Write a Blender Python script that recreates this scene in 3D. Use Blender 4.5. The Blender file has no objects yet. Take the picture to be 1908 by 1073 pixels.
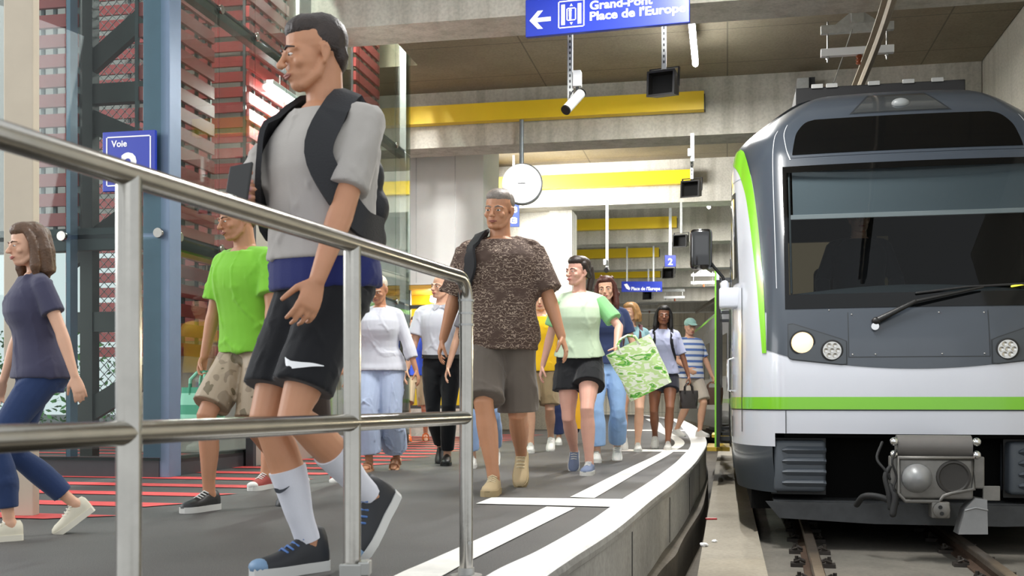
import bpy, bmesh, math, random
from mathutils import Vector, Matrix, noise
from math import sin, cos, pi, radians, sqrt, asin, atan2

SC = bpy.context.scene
COL = SC.collection
random.seed(7)

# ------------------------------------------------------------------ camera
FPX = 2000.0            # focal length in pixels of the 1908 px wide frame
CAMZ = 0.55             # lens height over the platform
cam_d = bpy.data.cameras.new('camera')
cam = bpy.data.objects.new('camera', cam_d)
COL.objects.link(cam)
cam.location = (0, 0, CAMZ)
cam.rotation_euler = (pi / 2, 0, 0)
cam_d.sensor_width = 36.0
cam_d.lens = 36.0 * FPX / 1908.0
cam_d.shift_y = (745 - 536.5) / 1908.0
cam_d.clip_start = 0.05
cam_d.clip_end = 300
cam_d.dof.use_dof = True
cam_d.dof.focus_distance = 7.2
cam_d.dof.aperture_fstop = 7.0
SC.camera = cam

# ------------------------------------------------------------------ world, light, exposure
world = bpy.data.worlds.new('world')
SC.world = world
world.use_nodes = True
wn = world.node_tree.nodes
bg = wn['Background']
bg.inputs['Color'].default_value = (0.93, 0.97, 1.0, 1)
bg.inputs['Strength'].default_value = 0.72
SC.view_settings.view_transform = 'Standard'
SC.view_settings.look = 'None'
SC.view_settings.exposure = 0.6
SC.view_settings.gamma = 1.0
SC.view_settings.use_curve_mapping = False
SC.cycles.max_bounces = 8
SC.cycles.transparent_max_bounces = 16
SC.cycles.sample_clamp_indirect = 8.0

# station frame: u across the track (to the right), v along it (away from the lens)
SA, CA = 0.19612, 0.98058


def st(u, v, z=0.0):
    return Vector((u * CA + v * SA, -u * SA + v * CA, z))


def ident(x, y, z=0.0):
    return Vector((x, y, z))


def ground(px, py, z=0.0):
    """point of the level z that the photo shows at pixel px, py"""
    Y = FPX * (CAMZ - z) / (py - 745.0)
    return Vector(((px - 954.0) / FPX * Y, Y, z))


def at(px, py, Y):
    return Vector(((px - 954.0) / FPX * Y, Y, CAMZ + (745.0 - py) / FPX * Y))


def area(name, loc, size, size_y, power, direction, color=(1, 1, 1), spread=pi):
    l = bpy.data.lights.new(name, 'AREA')
    l.shape = 'RECTANGLE'
    l.size, l.size_y = size, size_y
    l.energy = power
    l.color = color
    l.spread = spread
    o = bpy.data.objects.new(name, l)
    COL.objects.link(o)
    o.location = loc
    o.rotation_euler = Vector(direction).to_track_quat('-Z', 'Y').to_euler()
    return o


# daylight that falls in through the open sides of the hall
area('daylight_track_end', st(0.6, -5.0, 4.6), 9, 5, 55, st(0, 1, -0.22), (0.96, 0.98, 1.0))
area('daylight_side_opening', st(-4.3, 17.5, 4.35), 1.4, 1.4, 190, st(0.86, 0.48, -0.30), (1.0, 0.99, 0.97), radians(95))
area('daylight_left_opening', st(-9.5, 4.0, 3.6), 6, 3.5, 220, st(0.85, 0.25, -0.25), (0.98, 0.99, 1.0))


# ------------------------------------------------------------------ materials
def lin(h):
    if not isinstance(h, str):
        return tuple(h) + (1,)
    h = h.lstrip('#')
    out = []
    for i in (0, 2, 4):
        c = int(h[i:i + 2], 16) / 255
        out.append(c / 12.92 if c <= 0.04045 else ((c + 0.055) / 1.055) ** 2.4)
    return tuple(out) + (1,)


def principled(name):
    m = bpy.data.materials.new(name)
    m.use_nodes = True
    nt = m.node_tree
    return m, nt, nt.nodes['Principled BSDF'], nt.nodes['Material Output']


def N(nt, kind, **kw):
    n = nt.nodes.new(kind)
    for k, v in kw.items():
        if k in n.inputs:
            n.inputs[k].default_value = v
        else:
            setattr(n, k, v)
    return n


MATS = {}


def mat(name, col, rough=0.55, metal=0.0, var=0.0, vscale=6.0, bump=0.0, bscale=60.0, emit=0.0, coat=0.0, spec=0.5, sheen=0.0, sss=0.0):
    if name in MATS:
        return MATS[name]
    m, nt, b, out = principled(name)
    c = lin(col)
    b.inputs['Base Color'].default_value = c
    b.inputs['Roughness'].default_value = rough
    b.inputs['Metallic'].default_value = metal
    b.inputs['Specular IOR Level'].default_value = spec
    b.inputs['Coat Weight'].default_value = coat
    b.inputs['Coat Roughness'].default_value = 0.08
    if sheen:
        b.inputs['Sheen Weight'].default_value = sheen
    if sss:
        b.inputs['Subsurface Weight'].default_value = sss
        b.inputs['Subsurface Scale'].default_value = 0.012
    if emit:
        b.inputs['Emission Color'].default_value = c
        b.inputs['Emission Strength'].default_value = emit
    tc = N(nt, 'ShaderNodeTexCoord')
    if var:
        n = N(nt, 'ShaderNodeTexNoise', Scale=vscale, Detail=5.0, Roughness=0.6)
        nt.links.new(tc.outputs['Object'], n.inputs['Vector'])
        r = N(nt, 'ShaderNodeMapRange')
        r.inputs['From Min'].default_value = 0.3
        r.inputs['From Max'].default_value = 0.7
        r.inputs['To Min'].default_value = 1 - var
        r.inputs['To Max'].default_value = 1 + var
        nt.links.new(n.outputs['Fac'], r.inputs['Value'])
        mx = N(nt, 'ShaderNodeVectorMath', operation='SCALE')
        mx.inputs[0].default_value = c[:3]
        nt.links.new(r.outputs[0], mx.inputs['Scale'])
        nt.links.new(mx.outputs[0], b.inputs['Base Color'])
    if bump:
        n = N(nt, 'ShaderNodeTexNoise', Scale=bscale, Detail=3.0)
        nt.links.new(tc.outputs['Object'], n.inputs['Vector'])
        bp = N(nt, 'ShaderNodeBump', Strength=bump, Distance=0.01)
        nt.links.new(n.outputs['Fac'], bp.inputs['Height'])
        nt.links.new(bp.outputs[0], b.inputs['Normal'])
    MATS[name] = m
    return m


def ramp(nt, src, stops):
    r = N(nt, 'ShaderNodeValToRGB')
    el = r.color_ramp.elements
    while len(el) < len(stops):
        el.new(0.5)
    for e, (p, c) in zip(el, stops):
        e.position = p
        e.color = lin(c)
    nt.links.new(src, r.inputs['Fac'])
    return r


def concrete(name, c1, c2, seam=None, seam_col='#6b675c', plane='uv', streak=0.0, rough=0.8):
    """cast concrete: cloudy tone, pores, board seams seam=(du,dv) in station axes"""
    m, nt, b, out = principled(name)
    geo = N(nt, 'ShaderNodeNewGeometry')
    mp = N(nt, 'ShaderNodeMapping')
    mp.inputs['Rotation'].default_value = (0, 0, atan2(SA, CA))
    nt.links.new(geo.outputs['Position'], mp.inputs['Vector'])
    n1 = N(nt, 'ShaderNodeTexNoise', Scale=0.9, Detail=7.0, Roughness=0.65)
    nt.links.new(mp.outputs[0], n1.inputs['Vector'])
    r1 = ramp(nt, n1.outputs['Fac'], [(0.3, c1), (0.72, c2)])
    n2 = N(nt, 'ShaderNodeTexNoise', Scale=35.0, Detail=4.0)
    nt.links.new(mp.outputs[0], n2.inputs['Vector'])
    mixc = N(nt, 'ShaderNodeMix', data_type='RGBA', blend_type='MULTIPLY')
    mixc.inputs['Factor'].default_value = 0.35
    nt.links.new(r1.outputs[0], mixc.inputs['A'])
    r2 = ramp(nt, n2.outputs['Fac'], [(0.3, '#b8b8b8'), (0.6, '#ffffff')])
    nt.links.new(r2.outputs[0], mixc.inputs['B'])
    last = mixc.outputs['Result']
    if streak:
        mps = N(nt, 'ShaderNodeMapping')
        mps.inputs['Scale'].default_value = (5, 5, 0.25)
        nt.links.new(mp.outputs[0], mps.inputs['Vector'])
        n3 = N(nt, 'ShaderNodeTexNoise', Scale=1.4, Detail=5.0)
        nt.links.new(mps.outputs[0], n3.inputs['Vector'])
        r3 = ramp(nt, n3.outputs['Fac'], [(0.36, '#9a968a'), (0.55, '#ffffff')])
        mx = N(nt, 'ShaderNodeMix', data_type='RGBA', blend_type='MULTIPLY')
        mx.inputs['Factor'].default_value = streak
        nt.links.new(last, mx.inputs['A'])
        nt.links.new(r3.outputs[0], mx.inputs['B'])
        last = mx.outputs['Result']
    if seam:
        sep = N(nt, 'ShaderNodeSeparateXYZ')
        nt.links.new(mp.outputs[0], sep.inputs[0])
        ax = {'u': 0, 'v': 1, 'z': 2}
        mk = None
        for ch, step in zip(plane, seam):
            if not step:
                continue
            dv = N(nt, 'ShaderNodeMath', operation='DIVIDE')
            dv.inputs[1].default_value = step
            nt.links.new(sep.outputs[ax[ch]], dv.inputs[0])
            fr = N(nt, 'ShaderNodeMath', operation='FRACT')
            nt.links.new(dv.outputs[0], fr.inputs[0])
            lt = N(nt, 'ShaderNodeMath', operation='LESS_THAN')
            lt.inputs[1].default_value = 0.018 / step
            nt.links.new(fr.outputs[0], lt.inputs[0])
            if mk is None:
                mk = lt.outputs[0]
            else:
                mxm = N(nt, 'ShaderNodeMath', operation='MAXIMUM')
                nt.links.new(mk, mxm.inputs[0])
                nt.links.new(lt.outputs[0], mxm.inputs[1])
                mk = mxm.outputs[0]
        if mk is not None:
            sc = N(nt, 'ShaderNodeMath', operation='MULTIPLY')
            sc.inputs[1].default_value = 0.7
            nt.links.new(mk, sc.inputs[0])
            mx = N(nt, 'ShaderNodeMix', data_type='RGBA')
            nt.links.new(sc.outputs[0], mx.inputs['Factor'])
            nt.links.new(last, mx.inputs['A'])
            mx.inputs['B'].default_value = lin(seam_col)
            last = mx.outputs['Result']
    nt.links.new(last, b.inputs['Base Color'])
    b.inputs['Roughness'].default_value = rough
    bp = N(nt, 'ShaderNodeBump', Strength=0.25, Distance=0.01)
    nt.links.new(n2.outputs['Fac'], bp.inputs['Height'])
    nt.links.new(bp.outputs[0], b.inputs['Normal'])
    MATS[name] = m
    return m


def glass(name, tint='#dfe8e8', refl=0.12, rough=0.01):
    m = bpy.data.materials.new(name)
    m.use_nodes = True
    nt = m.node_tree
    for n in list(nt.nodes):
        if n.type != 'OUTPUT_MATERIAL':
            nt.nodes.remove(n)
    out = [n for n in nt.nodes if n.type == 'OUTPUT_MATERIAL'][0]
    t = N(nt, 'ShaderNodeBsdfTransparent')
    t.inputs['Color'].default_value = lin(tint)
    g = N(nt, 'ShaderNodeBsdfGlossy')
    g.inputs['Roughness'].default_value = rough
    fr = N(nt, 'ShaderNodeFresnel', IOR=1.45)
    mr = N(nt, 'ShaderNodeMath', operation='MULTIPLY')
    mr.inputs[1].default_value = refl / 0.1
    nt.links.new(fr.outputs[0], mr.inputs[0])
    mx = N(nt, 'ShaderNodeMixShader')
    nt.links.new(mr.outputs[0], mx.inputs[0])
    nt.links.new(t.outputs[0], mx.inputs[1])
    nt.links.new(g.outputs[0], mx.inputs[2])
    nt.links.new(mx.outputs[0], out.inputs['Surface'])
    MATS[name] = m
    return m


def emission(name, col, strength):
    if name in MATS:
        return MATS[name]
    m, nt, b, out = principled(name)
    b.inputs['Base Color'].default_value = lin(col)
    b.inputs['Emission Color'].default_value = lin(col)
    b.inputs['Emission Strength'].default_value = strength
    MATS[name] = m
    return m


# ------------------------------------------------------------------ mesh builder
BASE = {}      # object name -> world position of its thing's base


class MB:
    def __init__(self, frame=ident):
        self.v, self.f, self.fr = [], [], frame

    def pt(self, p):
        self.v.append(self.fr(*p))
        return len(self.v) - 1

    def face(self, pts):
        self.f.append([self.pt(p) for p in pts])

    def box(self, lo, hi, bev=0.0):
        x0, y0, z0 = lo
        x1, y1, z1 = hi
        if bev <= 0:
            i = [self.pt(p) for p in ((x0, y0, z0), (x1, y0, z0), (x1, y1, z0), (x0, y1, z0),
                                      (x0, y0, z1), (x1, y0, z1), (x1, y1, z1), (x0, y1, z1))]
            for q in ((0, 3, 2, 1), (4, 5, 6, 7), (0, 1, 5, 4), (1, 2, 6, 5), (2, 3, 7, 6), (3, 0, 4, 7)):
                self.f.append([i[k] for k in q])
        else:
            # all edges chamfered
            b = bev
            bm = bmesh.new()
            bmesh.ops.create_cube(bm, size=1.0)
            for v in bm.verts:
                v.co = Vector(((x0 + x1) / 2 + v.co.x * (x1 - x0), (y0 + y1) / 2 + v.co.y * (y1 - y0), (z0 + z1) / 2 + v.co.z * (z1 - z0)))
            bmesh.ops.bevel(bm, geom=bm.edges[:], offset=b, segments=3, profile=0.5, affect='EDGES')
            base = len(self.v)
            bm.verts.ensure_lookup_table()
            for v in bm.verts:
                self.pt(v.co)
            for f in bm.faces:
                self.f.append([base + v.index for v in f.verts])
            bm.free()
        return self

    def prism(self, poly, lo, hi, axis=1):
        """poly of (a,b) pairs swept along axis from lo to hi"""
        def mk(a, b, t):
            return {0: (t, a, b), 1: (a, t, b), 2: (a, b, t)}[axis]
        n = len(poly)
        i0 = [self.pt(mk(a, b, lo)) for a, b in poly]
        i1 = [self.pt(mk(a, b, hi)) for a, b in poly]
        ar = sum(poly[k][0] * poly[(k + 1) % n][1] - poly[(k + 1) % n][0] * poly[k][1] for k in range(n))
        flip = (ar > 0) if axis != 1 else (ar < 0)
        fs = [i0, i1[::-1]] + [[i0[(k + 1) % n], i0[k], i1[k], i1[(k + 1) % n]] for k in range(n)]
        for f in fs:
            self.f.append(f if not flip else f[::-1])
        return self

    def tube(self, path, radii, seg=12, sx=1.0, sy=1.0, up=None, cap='round'):
        """swept tube; radii one number or list; sx/sy section stretch along (side, up)"""
        P = [Vector(p) for p in path]
        n = len(P)
        if not hasattr(radii, '__len__'):
            radii = [radii] * n
        sxs = sx if hasattr(sx, '__len__') else [sx] * n
        sys_ = sy if hasattr(sy, '__len__') else [sy] * n
        T = []
        for i in range(n):
            a = P[max(0, i - 1)]
            b = P[min(n - 1, i + 1)]
            d = b - a
            T.append(d.normalized() if d.length > 1e-9 else Vector((0, 0, 1)))
        ref = Vector(up) if up is not None else (Vector((0, 0, 1)) if abs(T[0].z) < 0.9 else Vector((0, 1, 0)))
        rings = []
        u = (ref - T[0] * ref.dot(T[0])).normalized()

        def ring(c, s_, u_, rx, ry):
            return [self.pt(c + s_ * (cos(2 * pi * k / seg) * rx) + u_ * (sin(2 * pi * k / seg) * ry)) for k in range(seg)]
        fr = []
        for i in range(n):
            if up is not None:
                u = (ref - T[i] * ref.dot(T[i])).normalized()
            else:
                u = (u - T[i] * u.dot(T[i])).normalized()
            s = T[i].cross(u)
            fr.append((s, u))
        if cap == 'round':
            s, u = fr[0]
            for a in (80, 50, 25):
                q = radii[0] * sin(radians(a)) * min(sxs[0], sys_[0])
                rings.append(ring(P[0] - T[0] * q, s, u, radii[0] * cos(radians(a)) * sxs[0], radii[0] * cos(radians(a)) * sys_[0]))
        for i in range(n):
            s, u = fr[i]
            rings.append(ring(P[i], s, u, radii[i] * sxs[i], radii[i] * sys_[i]))
        if cap == 'round':
            s, u = fr[-1]
            for a in (25, 50, 80):
                q = radii[-1] * sin(radians(a)) * min(sxs[-1], sys_[-1])
                rings.append(ring(P[-1] + T[-1] * q, s, u, radii[-1] * cos(radians(a)) * sxs[-1], radii[-1] * cos(radians(a)) * sys_[-1]))
        for a, b in zip(rings[:-1], rings[1:]):
            for k in range(seg):
                self.f.append([a[k], a[(k + 1) % seg], b[(k + 1) % seg], b[k]])
        if cap:
            self.f.append(rings[0][::-1])
            self.f.append(rings[-1])
        return self

    def ball(self, c, r, rot=None, seg=16, rings=10):
        c = Vector(c)
        if not hasattr(r, '__len__'):
            r = (r, r, r)
        rows = []
        for i in range(rings + 1):
            a = pi * i / rings
            if i in (0, rings):
                p = Vector((0, 0, r[2] * cos(a)))
                rows.append([self.pt(c + (rot @ p if rot else p))])
            else:
                row = []
                for k in range(seg):
                    p = Vector((r[0] * sin(a) * cos(2 * pi * k / seg), r[1] * sin(a) * sin(2 * pi * k / seg), r[2] * cos(a)))
                    row.append(self.pt(c + (rot @ p if rot else p)))
                rows.append(row)
        for a, b in zip(rows[:-1], rows[1:]):
            for k in range(seg):
                k2 = (k + 1) % seg
                if len(a) == 1:
                    self.f.append([a[0], b[k], b[k2]])
                elif len(b) == 1:
                    self.f.append([a[k], b[0], a[k2]])
                else:
                    self.f.append([a[k], b[k], b[k2], a[k2]])
        return self

    def grid(self, fn, na, nb):
        idx = [[self.pt(fn(i / na, j / nb)) for j in range(nb + 1)] for i in range(na + 1)]
        for i in range(na):
            for j in range(nb):
                self.f.append([idx[i][j], idx[i + 1][j], idx[i + 1][j + 1], idx[i][j + 1]])
        return self

    def lathe(self, prof, c, axis='z', seg=24):
        """profile of (r, h) turned about an axis through c"""
        c = Vector(c)
        rows = []
        for r, h in prof:
            row = []
            for k in range(seg):
                a = 2 * pi * k / seg
                p = {'z': (r * cos(a), r * sin(a), h), 'y': (r * cos(a), h, -r * sin(a)), 'x': (h, r * cos(a), r * sin(a))}[axis]
                row.append(self.pt(c + Vector(p)))
            rows.append(row)
        for a, b in zip(rows[:-1], rows[1:]):
            for k in range(seg):
                self.f.append([a[k], a[(k + 1) % seg], b[(k + 1) % seg], b[k]])
        self.f.append(rows[0][::-1])
        self.f.append(rows[-1])
        return self

    def mesh(self, name, origin=Vector((0, 0, 0))):
        me = bpy.data.meshes.new(name)
        me.from_pydata([tuple(p - origin) for p in self.v], [], self.f)
        me.update()
        return me

    def build(self, name, m, parent=None, smooth=False, recalc=True):
        if parent is None:
            lo = Vector((min(p.x for p in self.v), min(p.y for p in self.v), min(p.z for p in self.v)))
            hi = Vector((max(p.x for p in self.v), max(p.y for p in self.v), max(p.z for p in self.v)))
            org = Vector(((lo.x + hi.x) / 2, (lo.y + hi.y) / 2, lo.z))
        else:
            org = BASE[parent.name]
        me = self.mesh(name, org)
        return link(name, me, m, parent, org, smooth, recalc)


def link(name, me, m, parent, org, smooth=False, recalc=False):
    if recalc:
        bm = bmesh.new()
        bm.from_mesh(me)
        bmesh.ops.recalc_face_normals(bm, faces=bm.faces[:])
        bm.to_mesh(me)
        bm.free()
    if smooth is True:
        me.polygons.foreach_set('use_smooth', [True] * len(me.polygons))
    elif smooth:
        me.polygons.foreach_set('use_smooth', [True] * len(me.polygons))
        me.set_sharp_from_angle(angle=radians(smooth))
    o = bpy.data.objects.new(name, me)
    COL.objects.link(o)
    if m:
        me.materials.append(m)
    if parent is None:
        o.location = org
    else:
        o.parent = parent
    BASE[o.name] = org
    return o


def thing(name, label, cat, loc, group=None):
    o = bpy.data.objects.new(name, None)
    o.empty_display_size = 0.1
    COL.objects.link(o)
    o.location = loc
    BASE[o.name] = Vector(loc)
    return tag(o, label, cat, group)


def tag(o, label, cat, group=None, kind=None):
    o['label'] = label
    o['category'] = cat
    if group:
        o['group'] = group
    if kind:
        o['kind'] = kind
    return o


def structure(o, label=None):
    o['kind'] = 'structure'
    if label:
        o['label'] = label
    return o


def text_mesh(body, size, bold=0.0, depth=0.002):
    cu = bpy.data.curves.new('lettering', 'FONT')
    cu.body = body
    cu.size = size
    cu.extrude = depth
    cu.offset = bold
    cu.resolution_u = 3
    o = bpy.data.objects.new('lettering', cu)
    COL.objects.link(o)
    dg = bpy.context.evaluated_depsgraph_get()
    me = bpy.data.meshes.new_from_object(o.evaluated_get(dg))
    bpy.data.objects.remove(o)
    return me


def lettering(name, body, size, frame, x, z, m, parent, bold=0.0, y=0.0, width=None, align='l', sx=1.0):
    """flat lettering standing in a frame's x/z plane, its front towards -y of that frame"""
    me = text_mesh(body, size, bold)
    xs = [v.co.x for v in me.vertices]
    w = max(xs) - min(xs)
    k = sx if width is None else width / w
    x0 = min(xs)
    off = {'l': 0, 'c': -w * k / 2, 'r': -w * k}[align]
    org = BASE[parent.name]
    for v in me.vertices:
        c = v.co.copy()
        v.co = frame(x + off + (c.x - x0) * k, y - c.z, z + c.y) - org
    me.update()
    return link(name, me, m, parent, org)


def spline(pts, n):
    """Catmull-Rom through points"""
    P = [Vector(p) for p in pts]
    P = [P[0] * 2 - P[1]] + P + [P[-1] * 2 - P[-2]]
    out = []
    segs = len(P) - 3
    for i in range(n + 1):
        t = i / n * segs
        k = min(int(t), segs - 1)
        t -= k
        a, b, c, d = P[k:k + 4]
        out.append(0.5 * ((2 * b) + (c - a) * t + (2 * a - 5 * b + 4 * c - d) * t * t + (3 * b - a - 3 * c + d) * t ** 3))
    return out


# ------------------------------------------------------------------ the shared materials
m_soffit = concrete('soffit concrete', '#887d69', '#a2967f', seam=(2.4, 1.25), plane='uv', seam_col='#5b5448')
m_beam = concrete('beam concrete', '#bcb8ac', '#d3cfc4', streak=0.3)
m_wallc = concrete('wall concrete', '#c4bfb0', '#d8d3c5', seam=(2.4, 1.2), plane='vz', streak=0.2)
m_farc = concrete('retaining wall concrete', '#cdc2aa', '#e6dcc6', seam=(2.6, 0.75), plane='uz', streak=0.5)
m_kerb = concrete('kerb concrete', '#8b8984', '#b5b2ab', streak=0.12)
m_track = concrete('track slab concrete', '#55524c', '#837e75', streak=0.0)
m_strip = concrete('brownish strip concrete', '#837c6e', '#a59d8e')
m_channel = concrete('dirty channel concrete', '#3e382f', '#6a6256')
m_white = mat('white road paint', '#e9e6de', 0.65, var=0.10, vscale=9, bump=0.2, bscale=120)
m_redpaint = mat('red road paint', '#cf4a48', 0.7, var=0.15, vscale=10)
m_steel = mat('brushed stainless tube', '#aeaba4', 0.2, 1.0, var=0.08, vscale=14, bump=0.03, bscale=30)
m_steel2 = mat('satin steel', '#a9a9a6', 0.4, 1.0, var=0.06)
m_galv = mat('galvanised steel', '#c9cbc9', 0.5, 0.5, var=0.12, vscale=20)
m_blueS = mat('blue grey painted steel', '#70839a', 0.38, 0.2, var=0.05)
m_darkS = mat('dark grey painted steel', '#3b3d3f', 0.5, 0.1, var=0.1)
m_black = mat('black plastic', '#151515', 0.45)
m_yellow = mat('yellow painted sheet', '#f8d22c', 0.42, var=0.03, vscale=3)
m_signblue = mat('sign blue enamel', '#1c33a6', 0.35, coat=0.3)
m_signwhite = mat('sign white', '#f5f6f7', 0.5)
m_glass = glass('clear pane', '#e6eeec', 0.05)
m_redslat = mat('red lacquered slats', '#96302f', 0.45, var=0.08)
m_beige = mat('beige plaster', '#c8bba7', 0.75, var=0.04)
m_panel = mat('white wall panel', '#e2e3e0', 0.85, var=0.02)
m_tube = emission('fluorescent tube', '#fbfdff', 34.0)
m_rubber = mat('black rubber', '#1d1d1e', 0.7)

# ================================================================== THE SETTING
# platform edge (outer kerb line), inner edge of its white cope and the second white line, read off the ground plane
EDGE = spline([ground(880, 1180), ground(1015, 1073), ground(1067, 1037), ground(1151, 982), ground(1214, 930), ground(1265, 890),
               ground(1301, 853.5), ground(1317, 822), Vector((3.52, 20.2, 0)), Vector((4.25, 25.8, 0)), Vector((4.75, 31, 0)), Vector((4.9, 40, 0))], 90)
COPE = spline([ground(770, 1180), ground(909, 1073), ground(1005, 1026), ground(1096, 974), ground(1150, 937), ground(1228, 886),
               ground(1268, 853.5), ground(1287, 825), Vector((3.22, 20.2, 0)), Vector((3.95, 25.8, 0)), Vector((4.45, 31, 0)), Vector((4.6, 40, 0))], 90)
L2R = spline([ground(690, 1150), ground(827, 1073), ground(880, 1044), ground(985, 991), ground(1078, 944), ground(1109, 928), ground(1190, 880), ground(1255, 842),
              ground(1274, 822), Vector((2.88, 20.2, 0)), Vector((3.55, 25.8, 0)), Vector((4.05, 31, 0))], 80)
L2L = spline([ground(590, 1150), ground(738, 1073), ground(797, 1047), ground(925, 990), ground(1025, 942), ground(1064, 926), ground(1160, 878), ground(1234, 842),
              ground(1256, 822), Vector((2.68, 20.2, 0)), Vector((3.35, 25.8, 0)), Vector((3.85, 31, 0))], 80)


def ribbon(name, A, B, z, m, thick=0.0):
    mb = MB()
    n = len(A)
    top = [(mb.pt((a.x, a.y, z)), mb.pt((b.x, b.y, z))) for a, b in zip(A, B)]
    for (a, b), (c, d) in zip(top[:-1], top[1:]):
        mb.f.append([a, b, d, c])
    if thick:
        bot = [(mb.pt((a.x, a.y, z - thick)), mb.pt((b.x, b.y, z - thick))) for a, b in zip(A, B)]
        for i in range(n - 1):
            mb.f.append([bot[i][1], bot[i][0], bot[i + 1][0], bot[i + 1][1]])
            mb.f.append([top[i][0], top[i + 1][0], bot[i + 1][0], bot[i][0]])
            mb.f.append([top[i][1], bot[i][1], bot[i + 1][1], top[i + 1][1]])
        mb.f.append([top[0][0], bot[0][0], bot[0][1], top[0][1]])
        mb.f.append([top[-1][0], top[-1][1], bot[-1][1], bot[-1][0]])
    return mb.build(name, m, None)


# asphalt of the platform
def asphalt():
    m, nt, b, out = principled('platform asphalt')
    geo = N(nt, 'ShaderNodeNewGeometry')
    n1 = N(nt, 'ShaderNodeTexNoise', Scale=240.0, Detail=3.0)
    n2 = N(nt, 'ShaderNodeTexNoise', Scale=0.8, Detail=6.0)
    nt.links.new(geo.outputs['Position'], n1.inputs['Vector'])
    nt.links.new(geo.outputs['Position'], n2.inputs['Vector'])
    r1 = ramp(nt, n1.outputs['Fac'], [(0.35, '#3c3a38'), (0.7, '#6a6764')])
    r2 = ramp(nt, n2.outputs['Fac'], [(0.3, '#b4b2b0'), (0.7, '#ffffff')])
    mx = N(nt, 'ShaderNodeMix', data_type='RGBA', blend_type='MULTIPLY')
    mx.inputs['Factor'].default_value = 1.0
    nt.links.new(r1.outputs[0], mx.inputs['A'])
    nt.links.new(r2.outputs[0], mx.inputs['B'])
    nt.links.new(mx.outputs['Result'], b.inputs['Base Color'])
    b.inputs['Roughness'].default_value = 0.62
    bp = N(nt, 'ShaderNodeBump', Strength=0.45, Distance=0.004)
    nt.links.new(n1.outputs['Fac'], bp.inputs['Height'])
    nt.links.new(bp.outputs[0], b.inputs['Normal'])
    return m


m_asph = asphalt()
LEFT = [Vector((p.x - 22, p.y - 0.0, 0)) for p in COPE]
structure(ribbon('floor', LEFT, COPE, 0.0, m_asph, 0.15))
# white painted cope with worn outer edge on the concrete kerb
mb = MB()
rows = []
for c, e in zip(COPE, EDGE):
    w = (e - c).normalized()
    prof = [c + Vector((0, 0, 0.004)), e + Vector((0, 0, 0.004)) - w * 0.012, e + Vector((0, 0, -0.006))]
    rows.append([mb.pt(p) for p in prof])
for a, b in zip(rows[:-1], rows[1:]):
    for k in range(2):
        mb.f.append([a[k], a[k + 1], b[k + 1], b[k]])
m_cope = mat('white cope paint', '#efedea', 0.6, var=0.07, vscale=14, bump=0.3, bscale=70)
structure(mb.build('trim_1', m_cope, None, recalc=False), 'white painted platform edge along the track')
mb = MB()
rows = []
for i, (c, e) in enumerate(zip(COPE, EDGE)):
    w = (e - c).normalized()
    j = 0.006 * noise.noise(Vector((i * 0.9, 3.1, 0)))
    prof = [e + Vector((0, 0, -0.006)) + w * 0.001, e + Vector((0, 0, -0.03)) + w * (0.004 + j), e - w * 0.005 + Vector((0, 0, -0.055)), e - w * 0.03 + Vector((0, 0, -0.07)),
            e - w * 0.03 + Vector((0, 0, -0.41))]
    rows.append([mb.pt(p) for p in prof])
for a, b in zip(rows[:-1], rows[1:]):
    for k in range(len(a) - 1):
        mb.f.append([a[k], a[k + 1], b[k + 1], b[k]])
structure(mb.build('wall_platform', m_kerb, None, recalc=False), 'concrete side of the platform edge')
mb = MB()
rows = []
for c, e in zip(COPE, EDGE):
    w = (e - c).normalized()
    prof = [e - w * 0.03 + Vector((0, 0, -0.41)), e + w * 0.05 + Vector((0, 0, -0.43)), e + w * 0.05 + Vector((0, 0, -0.72))]
    rows.append([mb.pt(p) for p in prof])
for a, b in zip(rows[:-1], rows[1:]):
    for k in range(2):
        mb.f.append([a[k], a[k + 1], b[k + 1], b[k]])
structure(mb.build('wall_footing', m_channel, None, recalc=False), 'grimy footing under the platform edge')
# dark joints between the kerb slabs
mb = MB()
dist = 0.0
last = 0.0
acc = 0.6
for a, b, c in zip(EDGE[:-1], EDGE[1:], COPE[:-1]):
    acc += (b - a).length
    if acc > 1.75:
        acc = 0.0
        w = (a - c).normalized()
        t = (b - a).normalized()
        for s in (0,):
            p = a - w * 0.028
            q = [p + t * k1 + w * k2 for k1, k2 in ((-0.007, -0.02), (0.007, -0.02), (0.007, 0.002), (-0.007, 0.002))]
            i0 = [mb.pt((x.x, x.y, -0.10)) for x in q]
            i1 = [mb.pt((x.x, x.y, -0.40)) for x in q]
            for k in range(4):
                mb.f.append([i0[k], i0[(k + 1) % 4], i1[(k + 1) % 4], i1[k]])
structure(mb.build('trim_2', m_black, None), 'dark upright joints in the kerb')
# second white line, broken where the cross bars run
cut = [p for p in range(len(L2L))]


def seg_ribbon(A, B, y0, y1, name, z=0.004):
    AA = [a for a, b in zip(A, B) if y0 <= (a.y + b.y) / 2 <= y1]
    BB = [b for a, b in zip(A, B) if y0 <= (a.y + b.y) / 2 <= y1]
    return ribbon(name, AA, BB, z, m_white)


L2L = spline(L2L, 400)
L2R = spline(L2R, 400)
structure(seg_ribbon(L2L, L2R, 2.4, 5.50, 'trim_3'), 'white guide line at the near end of the platform')
structure(seg_ribbon(L2L, L2R, 5.99, 40, 'trim_4'), 'white guide line that bends away along the platform')


def quad_floor(name, pts, m, z=0.005, label=None):
    mb = MB()
    mb.face([(p.x, p.y, z) for p in pts])
    return structure(mb.build(name, m, None, recalc=False), label)


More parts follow.
